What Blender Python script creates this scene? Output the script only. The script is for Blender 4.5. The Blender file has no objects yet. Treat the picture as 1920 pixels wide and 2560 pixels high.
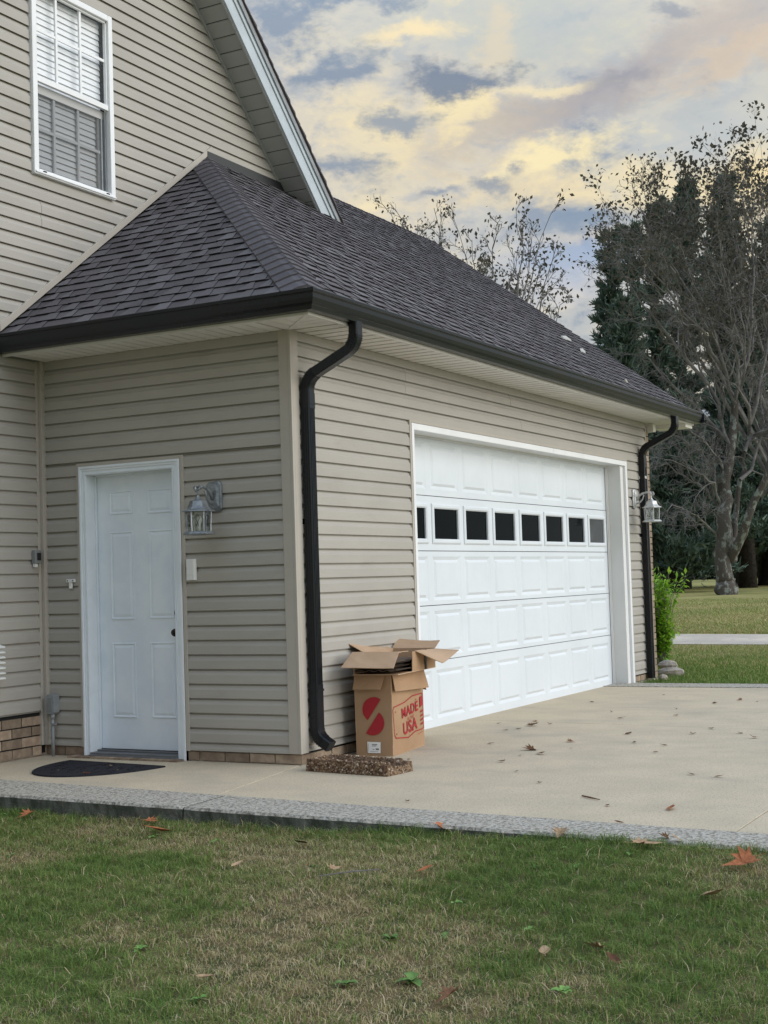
import bpy, math, random
import numpy as np
from mathutils import Vector, Matrix
random.seed(7); rng = np.random.default_rng(7)
scene = bpy.context.scene
COL = scene.collection
R = math.radians

# ------------------------------------------------------------------ camera
CAM = np.array([-7.9851, -5.0475, 1.2225]); YAW, PIT, ROL, FPX = .4989, .0487, -.0316, 3488.2
_F = np.array([math.cos(YAW)*math.cos(PIT), math.sin(YAW)*math.cos(PIT), math.sin(PIT)])
_r = np.array([math.sin(YAW), -math.cos(YAW), 0.]); _u = np.cross(_r, _F)
_r2 = _r*math.cos(ROL)+_u*math.sin(ROL); _u2 = -_r*math.sin(ROL)+_u*math.cos(ROL)
cam = bpy.data.cameras.new('camera'); camo = bpy.data.objects.new('camera', cam); COL.objects.link(camo)
cam.sensor_fit = 'HORIZONTAL'; cam.sensor_width = 36; cam.lens = FPX/1920*36
cam.clip_start = .05; cam.clip_end = 3000
m = Matrix(((_r2[0], _u2[0], -_F[0], CAM[0]), (_r2[1], _u2[1], -_F[1], CAM[1]), (_r2[2], _u2[2], -_F[2], CAM[2]), (0, 0, 0, 1)))
camo.matrix_world = m
scene.camera = camo
scene.render.resolution_x = 768; scene.render.resolution_y = 1024

def ray(px, py):                       # direction of a photograph pixel (1920x2560), used to measure places
    return _F + _r2*(px-960)/FPX + _u2*(1280-py)/FPX
def at(px, py, dist): return CAM + ray(px, py)*dist
def ground(px, py, z=0.):
    d = ray(px, py); t = (z-CAM[2])/d[2]; return CAM + d*t
def azel(px, py):
    d = ray(px, py); d = d/np.linalg.norm(d)
    return math.degrees(math.atan2(d[1], d[0])), math.degrees(math.asin(d[2]))

# ------------------------------------------------------------------ world
scene.view_settings.view_transform = 'Standard'; scene.view_settings.look = 'None'
scene.view_settings.gamma = 1; scene.view_settings.use_curve_mapping = False
scene.view_settings.exposure = 0.75
W = bpy.data.worlds.new('World'); scene.world = W; W.use_nodes = True
SUN_AZ, SUN_EL = -75.0, 20.0
def srgb(r, g, b): return tuple(((c/255)/12.92 if c/255 < .04045 else ((c/255+.055)/1.055)**2.4) for c in (r, g, b))
def build_world():
    nt = W.node_tree; nt.nodes.clear(); N = nt.nodes.new; L = nt.links.new
    out = N('ShaderNodeOutputWorld'); bg1 = N('ShaderNodeBackground'); bg2 = N('ShaderNodeBackground'); mx = N('ShaderNodeMixShader')
    sky = N('ShaderNodeTexSky'); sky.sky_type = 'NISHITA'; sky.sun_disc = False
    sky.sun_elevation = R(SUN_EL); sky.sun_rotation = R(90-SUN_AZ)
    L(sky.outputs[0], bg1.inputs[0]); bg1.inputs[1].default_value = .07
    L(bg1.outputs[0], mx.inputs[1]); L(bg2.outputs[0], mx.inputs[2]); L(mx.outputs[0], out.inputs[0])
    tc = N('ShaderNodeTexCoord'); sep = N('ShaderNodeSeparateXYZ'); L(tc.outputs['Generated'], sep.inputs[0])
    def M(op, a, b=None, c=None, clamp=False):
        n = N('ShaderNodeMath'); n.operation = op; n.use_clamp = clamp
        for i, v in enumerate((a, b, c)):
            if v is None: continue
            if isinstance(v, (int, float)): n.inputs[i].default_value = v
            else: L(v, n.inputs[i])
        return n.outputs[0]
    az = M('MULTIPLY', M('ARCTAN2', sep.outputs[1], sep.outputs[0]), 57.29578)
    el = M('MULTIPLY', M('ARCSINE', sep.outputs[2]), 57.29578)
    cmb = N('ShaderNodeCombineXYZ'); L(az, cmb.inputs[0]); L(el, cmb.inputs[1])
    def noise(vec, scale, detail=6, rough=.55, dist=0., sc=(1, 1, 1)):
        mp = N('ShaderNodeMapping'); L(vec, mp.inputs[0]); mp.inputs[3].default_value = sc
        n = N('ShaderNodeTexNoise'); L(mp.outputs[0], n.inputs[0]); n.inputs['Scale'].default_value = scale
        n.inputs['Detail'].default_value = detail; n.inputs['Roughness'].default_value = rough; n.inputs['Distortion'].default_value = dist
        return n
    # direction vector scaled for cloud noise (stretched flat)
    dirv = tc.outputs['Generated']
    warp = noise(dirv, 9, 7, .62, 0, (1, 1, 1.7))
    wv = N('ShaderNodeVectorMath'); wv.operation = 'SUBTRACT'; L(warp.outputs['Color'], wv.inputs[0]); wv.inputs[1].default_value = (.5, .5, .5)
    ws = N('ShaderNodeVectorMath'); ws.operation = 'SCALE'; L(wv.outputs[0], ws.inputs[0]); ws.inputs['Scale'].default_value = 5.0
    wa = N('ShaderNodeVectorMath'); wa.operation = 'ADD'; L(cmb.outputs[0], wa.inputs[0]); L(ws.outputs[0], wa.inputs[1])
    fz = N('ShaderNodeVectorMath'); fz.operation = 'MULTIPLY'; L(wa.outputs[0], fz.inputs[0]); fz.inputs[1].default_value = (1, 1, 0)
    wco = fz.outputs[0]
    fine = noise(dirv, 26, 7, .62, .3, (1, 1, 2.0)).outputs['Fac']
    broad = noise(dirv, 4.5, 6, .55, .4, (1, 1, 2.4)).outputs['Fac']
    def mix(fac, a, b):
        n = N('ShaderNodeMix'); n.data_type = 'RGBA'
        if isinstance(fac, (int, float)): n.inputs[0].default_value = fac
        else: L(fac, n.inputs[0])
        for i, v in ((6, a), (7, b)):
            if isinstance(v, tuple): n.inputs[i].default_value = (*v, 1)
            else: L(v, n.inputs[i])
        return n.outputs[2]
    def ramp(fac, stops):
        n = N('ShaderNodeValToRGB'); L(fac, n.inputs[0]); cr = n.color_ramp; cr.interpolation = 'EASE'
        while len(cr.elements) < len(stops): cr.elements.new(.5)
        for e, (p, c) in zip(cr.elements, stops): e.position = p; e.color = (*c, 1)
        return n.outputs[0]
    mid = M('ADD', M('MULTIPLY', broad, .5), M('MULTIPLY', fine, .5))
    cool = ramp(mid, [(.36, srgb(146, 160, 176)), (.46, srgb(172, 181, 187)), (.54, srgb(190, 194, 194)), (.66, srgb(212, 206, 192))])
    warm = ramp(mid, [(.36, srgb(150, 160, 174)), (.45, srgb(190, 190, 188)), (.53, srgb(220, 210, 190)), (.62, srgb(244, 228, 186))])
    # warm part of the sky: around the set sun (azimuth about 18 deg), low
    dx = M('MULTIPLY', M('SUBTRACT', az, 22.), 1/34.); dy = M('MULTIPLY', M('SUBTRACT', el, 12.), 1/13.)
    dd = M('SQRT', M('ADD', M('MULTIPLY', dx, dx), M('MULTIPLY', dy, dy)))
    mr = N('ShaderNodeMapRange'); mr.interpolation_type = 'SMOOTHSTEP'; L(dd, mr.inputs[0]); mr.inputs[1].default_value = .5; mr.inputs[2].default_value = 1.5
    mr.inputs[3].default_value = .9; mr.inputs[4].default_value = 0.0
    col = mix(mr.outputs[0], cool, warm)
    fine2 = noise(dirv, 75, 5, .6, .2, (1, 1, 2.0)).outputs['Fac']
    def blob(col, px, py, rx, ry, ang, c, k=.9, soft=.35, br=.9):
        a, e = azel(px, py); sx = rx/61.; sy = ry/61.    # about 61 px per degree
        mp = N('ShaderNodeMapping'); mp.vector_type = 'TEXTURE'; L(wco, mp.inputs[0])
        mp.inputs[1].default_value = (a, e, 0); mp.inputs[2].default_value = (0, 0, R(-ang)); mp.inputs[3].default_value = (sx, sy, 1)
        ln = N('ShaderNodeVectorMath'); ln.operation = 'LENGTH'; L(mp.outputs[0], ln.inputs[0])
        v = M('ADD', M('ADD', ln.outputs['Value'], M('MULTIPLY', M('SUBTRACT', fine, .5), -3.4*br)), M('MULTIPLY', M('SUBTRACT', fine2, .5), -1.9*br))
        mr = N('ShaderNodeMapRange'); mr.interpolation_type = 'SMOOTHSTEP'; L(v, mr.inputs[0])
        mr.inputs[1].default_value = soft; mr.inputs[2].default_value = 1.6; mr.inputs[3].default_value = k; mr.inputs[4].default_value = 0
        return mix(mr.outputs[0], col, srgb(*c))
    # az grows leftwards in the picture: an angle counted anticlockwise in the picture is clockwise in (az, el)
    B = [
        (1250, 60, 420, 110, 0, (176, 186, 190), .75, .1, .5),
        (1750, 330, 260, 110, 10, (192, 197, 197), .8, .1, .4),
        (1500, 235, 300, 62, 22, (172, 166, 168), .8, .2, .45),
        (1200, 330, 200, 60, 10, (196, 184, 168), .6, .2, .5),
        (1840, 90, 170, 90, 0, (190, 180, 172), .75, .2, .4),
        (1800, 190, 150, 34, 12, (214, 192, 166), .6, .3, .5),
        (930, 360, 110, 130, 0, (240, 224, 184), .6, .2, .7),
        (1390, 425, 150, 48, 14, (254, 236, 184), .88, .25, .7),
        (1380, 222, 130, 24, 4, (244, 228, 186), .75, .3, .7),
        (1150, 275, 85, 50, 10, (248, 230, 182), .75, .3, .9),
        (1035, 92, 95, 30, 10, (250, 228, 178), .75, .3, .7),
        (1235, 90, 40, 70, 0, (224, 208, 178), .6, .3, .7),
        (1620, 455, 190, 46, 0, (246, 228, 182), .7, .2, .5),
        (1860, 440, 120, 70, 0, (255, 232, 176), .8, .2, .5),
        (1300, 495, 240, 26, 0, (232, 214, 176), .6, .2, .5),
        (730, 62, 105, 52, -6, (136, 150, 168), .95, .25, .8),
        (900, 8, 160, 24, 0, (132, 148, 168), .9, .2, .6),
        (1160, 196, 112, 36, 4, (122, 134, 152), .95, .3, .9),
        (840, 190, 125, 34, 12, (134, 148, 166), .95, .25, .9),
        (1005, 300, 80, 26, 6, (146, 156, 168), .9, .25, .9),
        (870, 418, 105, 30, 0, (140, 152, 168), .92, .25, .8),
        (1085, 466, 75, 17, -4, (138, 150, 166), .85, .25, .8),
        (1255, 470, 55, 20, -14, (138, 148, 164), .85, .25, .8),
        (1540, 195, 70, 26, 10, (150, 152, 162), .7, .25, .9),
        (1690, 22, 60, 20, -20, (150, 156, 166), .75, .25, .9),
        (1430, 536, 95, 30, 10, (132, 150, 172), .9, .3, .55),
        (1440, 650, 170, 60, 0, (158, 176, 204), .8, .3, .4),
        (1480, 590, 130, 22, 0, (222, 208, 188), .6, .3, .6),
        (1400, 735, 130, 38, 0, (196, 198, 206), .6, .3, .7),
        (1240, 560, 60, 60, 0, (206, 204, 196), .5, .3, .6),
    ]
    for b in B: col = blob(col, *b)
    # overhead lift, steeper than CIE overcast, and blue tint added to light walls
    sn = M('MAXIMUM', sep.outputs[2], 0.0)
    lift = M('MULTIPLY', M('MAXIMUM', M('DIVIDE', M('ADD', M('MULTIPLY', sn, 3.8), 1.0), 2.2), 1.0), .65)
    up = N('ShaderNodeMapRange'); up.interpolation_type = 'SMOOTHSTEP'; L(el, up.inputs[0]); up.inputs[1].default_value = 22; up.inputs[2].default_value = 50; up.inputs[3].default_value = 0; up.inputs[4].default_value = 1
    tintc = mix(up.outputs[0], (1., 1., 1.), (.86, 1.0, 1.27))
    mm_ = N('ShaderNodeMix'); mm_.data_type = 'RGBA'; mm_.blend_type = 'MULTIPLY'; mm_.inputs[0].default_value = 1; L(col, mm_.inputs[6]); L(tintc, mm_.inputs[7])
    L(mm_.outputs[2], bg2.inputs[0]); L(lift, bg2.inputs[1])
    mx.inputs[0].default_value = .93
build_world()
sl = bpy.data.lights.new('sun', 'SUN'); sl.energy = 1.5; sl.angle = R(60); sl.color = (1, .975, .94)
so = bpy.data.objects.new('sun', sl); COL.objects.link(so)
sd = Vector((math.cos(R(SUN_EL))*math.cos(R(SUN_AZ)), math.cos(R(SUN_EL))*math.sin(R(SUN_AZ)), math.sin(R(SUN_EL))))
so.rotation_euler = sd.to_track_quat('Z', 'Y').to_euler(); so.location = (0, -10, 20)

# ------------------------------------------------------------------ materials
MATS = {}
def mat(name, base=(.5, .5, .5), rough=.6, c2=None, nscale=8, nsc=(1, 1, 1), ndet=5, nlo=.35, nhi=.65, bump=0, bscale=60, bsc=(1, 1, 1),
        bdist=.002, rnd=0, tone=None, spec=.5, metal=0, coat=0, dirt=None, dscale=2, dlo=.55, dhi=.75, dsc=(1, 1, 1), tintattr=None, speck=None, sscale=200, slo=.6, shi=.7, trans=0, alpha=1):
    mt = bpy.data.materials.new(name); mt.use_nodes = True; nt = mt.node_tree; N = nt.nodes.new; L = nt.links.new
    b = nt.nodes['Principled BSDF']; b.inputs['Roughness'].default_value = rough; b.inputs['Metallic'].default_value = metal
    b.inputs['Specular IOR Level'].default_value = spec; b.inputs['Coat Weight'].default_value = coat
    tc = N('ShaderNodeTexCoord'); geo = N('ShaderNodeNewGeometry')
    def nz(scale, sc, det, rg=.6):
        mp = N('ShaderNodeMapping'); L(geo.outputs['Position'], mp.inputs[0]); mp.inputs[3].default_value = sc
        n = N('ShaderNodeTexNoise'); L(mp.outputs[0], n.inputs[0]); n.inputs['Scale'].default_value = scale; n.inputs['Detail'].default_value = det
        n.inputs['Roughness'].default_value = rg; return n.outputs['Fac']
    def mrange(f, lo, hi, a=0, bb=1):
        m_ = N('ShaderNodeMapRange'); m_.interpolation_type = 'SMOOTHSTEP'; L(f, m_.inputs[0]); m_.inputs[1].default_value = lo; m_.inputs[2].default_value = hi
        m_.inputs[3].default_value = a; m_.inputs[4].default_value = bb; return m_.outputs[0]
    def mix(f, a, c, mode='MIX'):
        n = N('ShaderNodeMix'); n.data_type = 'RGBA'; n.blend_type = mode
        if isinstance(f, (int, float)): n.inputs[0].default_value = f
        else: L(f, n.inputs[0])
        for i, v in ((6, a), (7, c)):
            if isinstance(v, tuple): n.inputs[i].default_value = (*v, 1)
            else: L(v, n.inputs[i])
        return n.outputs[2]
    col = base
    if c2: col = mix(mrange(nz(nscale, nsc, ndet), nlo, nhi), base, c2)
    if tone:                                   # per piece tone stored on the faces
        a = N('ShaderNodeAttribute'); a.attribute_name = 'tone'; col = mix(a.outputs['Fac'], col, tone)
    if tintattr:
        a = N('ShaderNodeAttribute'); a.attribute_name = 'tint'
        rp = N('ShaderNodeValToRGB'); L(a.outputs['Fac'], rp.inputs[0])
        while len(rp.color_ramp.elements) < len(tintattr): rp.color_ramp.elements.new(.5)
        for e, (p, c) in zip(rp.color_ramp.elements, tintattr): e.position = p; e.color = (*c, 1)
        col = rp.outputs[0]
    if rnd:
        oi = N('ShaderNodeObjectInfo'); m_ = N('ShaderNodeMapRange'); L(oi.outputs['Random'], m_.inputs[0]); m_.inputs[3].default_value = 1-rnd; m_.inputs[4].default_value = 1+rnd
        hs = N('ShaderNodeHueSaturation'); L(m_.outputs[0], hs.inputs['Value'])
        if isinstance(col, tuple): hs.inputs['Color'].default_value = (*col, 1)
        else: L(col, hs.inputs['Color'])
        col = hs.outputs[0]
    if speck: col = mix(mrange(nz(sscale, (1, 1, 1), 2), slo, shi), col, speck)
    if dirt: col = mix(mrange(nz(dscale, dsc, 6, .65), dlo, dhi, 0, .8), col, dirt)
    if isinstance(col, tuple): b.inputs['Base Color'].default_value = (*col, 1)
    else: L(col, b.inputs['Base Color'])
    if bump:
        bp = N('ShaderNodeBump'); bp.inputs['Strength'].default_value = bump; bp.inputs['Distance'].default_value = bdist
        L(nz(bscale, bsc, 4), bp.inputs['Height']); L(bp.outputs[0], b.inputs['Normal'])
    if trans: b.inputs['Transmission Weight'].default_value = trans
    MATS[name] = mt
    return mt

SID = (.405, .382, .340)
m_sid = mat('vinyl_siding', SID, .55, c2=(.38, .358, .32), nscale=1.5, nsc=(1, 1, 3), bump=.35, bscale=9, bsc=(1, 1, 22), bdist=.0015, rnd=.025, spec=.35, dirt=(.32, .295, .255), dscale=2.6, dlo=.5, dhi=.9, dsc=(1, 1, 2.5))
m_trim = mat('clay_trim', (.44, .405, .35), .5, c2=(.42, .385, .335), nscale=5, bump=.1, bscale=40, spec=.35)
m_white = mat('white_paint', (.80, .81, .82), .45, c2=(.76, .77, .775), nscale=3, bump=.12, bscale=30, bsc=(1, 1, 4), spec=.4, dirt=(.6, .58, .53), dscale=6, dlo=.66, dhi=.9)
m_gdoor = mat('garage_door_white', (.69, .735, .77), .5, c2=(.66, .705, .74), nscale=2, bump=.28, bscale=14, bsc=(1, 1, 14), bdist=.0012, spec=.35, dirt=(.66, .66, .64), dscale=4, dlo=.66, dhi=.95)
m_jamb = mat('white_vinyl_wrap', (.74, .75, .75), .5, c2=(.68, .68, .66), nscale=2, nsc=(1, 1, .3), spec=.4, dirt=(.5, .44, .36), dscale=9, dlo=.64, dhi=.9, dsc=(1, 1, .2))
m_soff = mat('white_vinyl_soffit', (.78, .76, .72), .55, c2=(.74, .72, .68), nscale=3, rnd=.03, spec=.3)
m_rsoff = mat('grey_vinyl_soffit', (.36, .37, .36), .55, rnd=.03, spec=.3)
m_fascia = mat('weathered_white_fascia', (.50, .56, .60), .5, c2=(.44, .49, .53), nscale=5, spec=.35, dirt=(.32, .33, .32), dscale=9, dlo=.6, dhi=.85)
m_gut = mat('black_aluminium', (.006, .009, .013), .27, c2=(.009, .010, .012), nscale=3, spec=.33, bump=.04, bscale=8, bdist=.004, dirt=(.03, .028, .024), dscale=5, dlo=.66, dhi=.9)
m_shing = mat('asphalt_shingle', (.092, .083, .087), .95, c2=(.124, .113, .118), nscale=260, ndet=2, tone=(.215, .203, .213), bump=.7, bscale=500, bdist=.002, spec=.15, dirt=(.05, .046, .05), dscale=1.6, dlo=.5, dhi=.9)
m_cap = mat('hip_shingle', (.105, .098, .107), .95, c2=(.13, .122, .132), nscale=260, ndet=2, bump=.7, bscale=500, bdist=.002, rnd=.12, spec=.15)
m_edgeshade = mat('painted_edge_shadow', (.008, .008, .010), .9)  # near-black edge faces: shadow gap below each shingle course put into the colour
m_flash = mat('dark_flashing', (.02, .022, .024), .5)
m_brick = mat('tan_brick', (.35, .275, .20), .9, c2=(.26, .19, .14), nscale=14, bump=.6, bscale=90, bdist=.004, rnd=.28, spec=.2, dirt=(.20, .15, .11), dscale=9, dlo=.5, dhi=.8)
m_mortar = mat('mortar', (.32, .27, .21), .95, c2=(.24, .2, .16), nscale=20, bump=.6, bscale=120, bdist=.003, spec=.1)
m_conc = mat('driveway_concrete', (.58, .49, .355), .9, c2=(.50, .425, .315), nscale=2.3, ndet=8, nlo=.3, nhi=.7, bump=.8, bscale=110, bdist=.004, spec=.2, speck=(.30, .26, .20), sscale=75, slo=.52, shi=.75, dirt=(.31, .285, .25), dscale=1.4, dlo=.48, dhi=.85, dsc=(1, .5, 1))
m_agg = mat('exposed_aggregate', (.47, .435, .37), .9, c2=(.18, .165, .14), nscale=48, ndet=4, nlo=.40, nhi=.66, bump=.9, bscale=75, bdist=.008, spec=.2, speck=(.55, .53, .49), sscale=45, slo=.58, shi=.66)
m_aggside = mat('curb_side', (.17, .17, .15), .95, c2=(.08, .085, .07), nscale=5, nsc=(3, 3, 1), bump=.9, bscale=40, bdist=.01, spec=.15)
m_lane = mat('lane_concrete', (.60, .52, .43), .9, c2=(.44, .39, .33), nscale=.8, spec=.2, speck=(.36, .33, .3), sscale=6, slo=.55, shi=.7)
m_glass_dark = mat('dark_window_glass', (.003, .005, .006), .06, spec=.03)
m_glass_grey = mat('frosted_window_glass', (.05, .055, .06), .25, spec=.5)
m_dark = mat('dark_gap', (.012, .012, .012), .9)
m_metal = mat('white_lantern_metal', (.60, .61, .61), .38, c2=(.45, .46, .46), nscale=22, spec=.5, metal=.25, dirt=(.2, .2, .19), dscale=26, dlo=.56, dhi=.75)
m_lant = mat('weathered_lantern_metal', (.30, .33, .35), .35, c2=(.20, .22, .24), nscale=22, spec=.5, metal=.5, dirt=(.08, .08, .08), dscale=26, dlo=.55, dhi=.75)
m_bronze = mat('dark_bronze', (.035, .025, .02), .3, metal=.7)
m_sill = mat('threshold_aluminium', (.16, .165, .175), .6, c2=(.13, .135, .14), nscale=10)
m_card = mat('cardboard', (.40, .26, .155), .85, c2=(.36, .23, .135), nscale=3, bump=.25, bscale=5, bsc=(30, 30, 1), bdist=.001, spec=.15, dirt=(.27, .17, .10), dscale=5, dlo=.6, dhi=.9)
m_cardin = mat('cardboard_inside', (.50, .35, .235), .85, c2=(.45, .31, .20), nscale=4, spec=.15)
m_red = mat('red_print', (.36, .012, .02), .7)
m_label = mat('paper_label', (.78, .78, .76), .6)
m_ink = mat('black_ink', (.18, .18, .18), .6)
m_tape = mat('black_strap', (.02, .02, .02), .4)
m_mat = mat('rubber_mat', (.010, .011, .016), .85, bump=.9, bscale=160, bdist=.006, c2=(.02, .02, .028), nscale=70, spec=.3)
m_splash = mat('brown_aggregate', (.20, .125, .075), .9, c2=(.075, .045, .03), nscale=55, ndet=3, nlo=.42, nhi=.6, bump=1, bscale=55, bdist=.012, speck=(.5, .42, .33), sscale=40, slo=.64, shi=.7, spec=.25)
m_galv = mat('galvanised_grey', (.30, .325, .34), .55, metal=.2, c2=(.24, .26, .27), nscale=12)
m_plast = mat('grey_plastic', (.22, .23, .23), .5)
m_pvc = mat('white_plastic', (.74, .75, .73), .45)
m_blind = mat('white_blind', (.88, .90, .92), .6)
m_room = mat('dim_room', (.10, .10, .10), .9)
m_stone = mat('pale_stone', (.42, .37, .31), .9, c2=(.3, .27, .23), nscale=9, bump=.8, bscale=20, bdist=.02)
m_soil = mat('lawn_soil', (.06, .07, .03), 1, c2=(.16, .12, .065), nscale=9, ndet=7, bump=.8, bscale=40, bdist=.02, spec=.05)
m_field = mat('far_grass', (.22, .23, .08), 1, c2=(.38, .32, .14), nscale=.35, ndet=9, nlo=.38, nhi=.66, bump=.8, bscale=9, bdist=.05, spec=.05, dirt=(.14, .155, .065), dscale=.12, dlo=.5, dhi=.66)
GR = [(0, (.075, .155, .035)), (.28, (.15, .245, .052)), (.5, (.26, .30, .085)), (.66, (.38, .33, .15)), (.85, (.56, .44, .27)), (1, (.66, .56, .38))]
def folmat(name, ramp, rough=.7, tr=.25):
    mt = mat(name, rough=rough, tintattr=ramp, spec=.25)
    nt = mt.node_tree; b = nt.nodes['Principled BSDF']; out = nt.nodes['Material Output']
    t = nt.nodes.new('ShaderNodeBsdfTranslucent'); mx = nt.nodes.new('ShaderNodeMixShader'); mx.inputs[0].default_value = tr
    nt.links.new(b.inputs['Base Color'].links[0].from_socket, t.inputs[0]); nt.links.new(b.outputs[0], mx.inputs[1]); nt.links.new(t.outputs[0], mx.inputs[2]); nt.links.new(mx.outputs[0], out.inputs[0])
    return mt
m_grass = folmat('grass_blades', GR)
m_leafdry = mat('dry_leaf', (.20, .10, .05), .8, rnd=.5, c2=(.12, .06, .035), nscale=60, spec=.15)
m_leafpale = mat('pale_dry_leaf', (.46, .33, .20), .8, c2=(.33, .2, .12), nscale=60, rnd=.15, spec=.15)
m_leafor = mat('orange_dry_leaf', (.42, .16, .07), .8, c2=(.30, .11, .05), nscale=50, rnd=.15, spec=.15)
m_weed = mat('weed_leaf', (.11, .22, .05), .6, c2=(.17, .30, .07), nscale=40, rnd=.3, spec=.3)
m_bark = mat('lichen_bark', (.10, .088, .078), .95, c2=(.25, .27, .245), nscale=3.2, ndet=6, nlo=.5, nhi=.6, nsc=(1, 1, .7), bump=1, bscale=6, bsc=(3, 3, 1), bdist=.06, spec=.1)
m_twig = mat('grey_twig', (.13, .122, .122), .95, c2=(.23, .22, .21), nscale=2, spec=.1)
m_darkbark = mat('dark_bark', (.05, .043, .038), .95, c2=(.03, .026, .023), nscale=3, bump=1, bscale=7, bdist=.06, spec=.1)
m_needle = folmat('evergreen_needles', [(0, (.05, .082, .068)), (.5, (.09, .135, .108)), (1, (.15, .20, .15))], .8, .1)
m_fleaf = folmat('autumn_tree_leaf', [(0, (.05, .055, .045)), (.5, (.085, .08, .062)), (1, (.14, .115, .085))], .8, .3)
m_shrub = folmat('bright_shrub_leaf', [(0, (.10, .24, .02)), (.5, (.24, .46, .04)), (1, (.42, .62, .07))], .5, .35)
m_far = folmat('far_wood_leaf', [(0, (.02, .035, .02)), (.5, (.035, .05, .03)), (1, (.07, .065, .045))], .9, .1)

# ------------------------------------------------------------------ mesh helpers
def wloc(o):
    v = Vector((0, 0, 0))
    while o is not None: v += o.location; o = o.parent
    return v
def tag(o, label=None, cat=None, group=None, kind=None):
    if label: o['label'] = label
    if cat: o['category'] = cat
    if group: o['group'] = group
    if kind: o['kind'] = kind
    return o
def thing(name, label, cat, loc=(0, 0, 0), rz=0, group=None):
    o = bpy.data.objects.new(name, None); COL.objects.link(o); o.location = loc; o.rotation_euler = (0, 0, rz); o.empty_display_size = .1
    return tag(o, label, cat, group)
def mesh(name, V, F, mt, smooth=False, attrs=None, fmat=None):
    me = bpy.data.meshes.new(name); me.from_pydata([tuple(map(float, v)) for v in V], [], F)
    for k in (mt if isinstance(mt, (list, tuple)) else [mt]): me.materials.append(k)
    if smooth: me.polygons.foreach_set('use_smooth', [True]*len(F))
    if fmat: me.polygons.foreach_set('material_index', fmat)
    if attrs:
        for an, vals in attrs.items():
            a = me.attributes.new(an, 'FLOAT', 'FACE'); a.data.foreach_set('value', vals)
    me.update(); return me
def fastmesh(name, V, F, mt, tint=None, smooth=False):     # V (n,3) array, F (m,k) array of equal faces
    me = bpy.data.meshes.new(name); n, k = F.shape
    me.vertices.add(len(V)); me.vertices.foreach_set('co', np.asarray(V, np.float32).ravel())
    me.loops.add(n*k); me.loops.foreach_set('vertex_index', F.astype(np.int32).ravel())
    me.polygons.add(n); me.polygons.foreach_set('loop_start', np.arange(0, n*k, k, dtype=np.int32)); me.polygons.foreach_set('loop_total', np.full(n, k, np.int32))
    if smooth: me.polygons.foreach_set('use_smooth', np.ones(n, bool))
    me.materials.append(mt)
    if tint is not None:
        a = me.attributes.new('tint', 'FLOAT', 'FACE'); a.data.foreach_set('value', np.asarray(tint, np.float32))
    me.update(calc_edges=True); me.validate(); return me
def link(name, me, parent=None, loc=(0, 0, 0), rot=None):
    o = bpy.data.objects.new(name, me); COL.objects.link(o); o.location = loc
    if rot: o.rotation_euler = rot
    if parent: o.parent = parent
    return o
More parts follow.
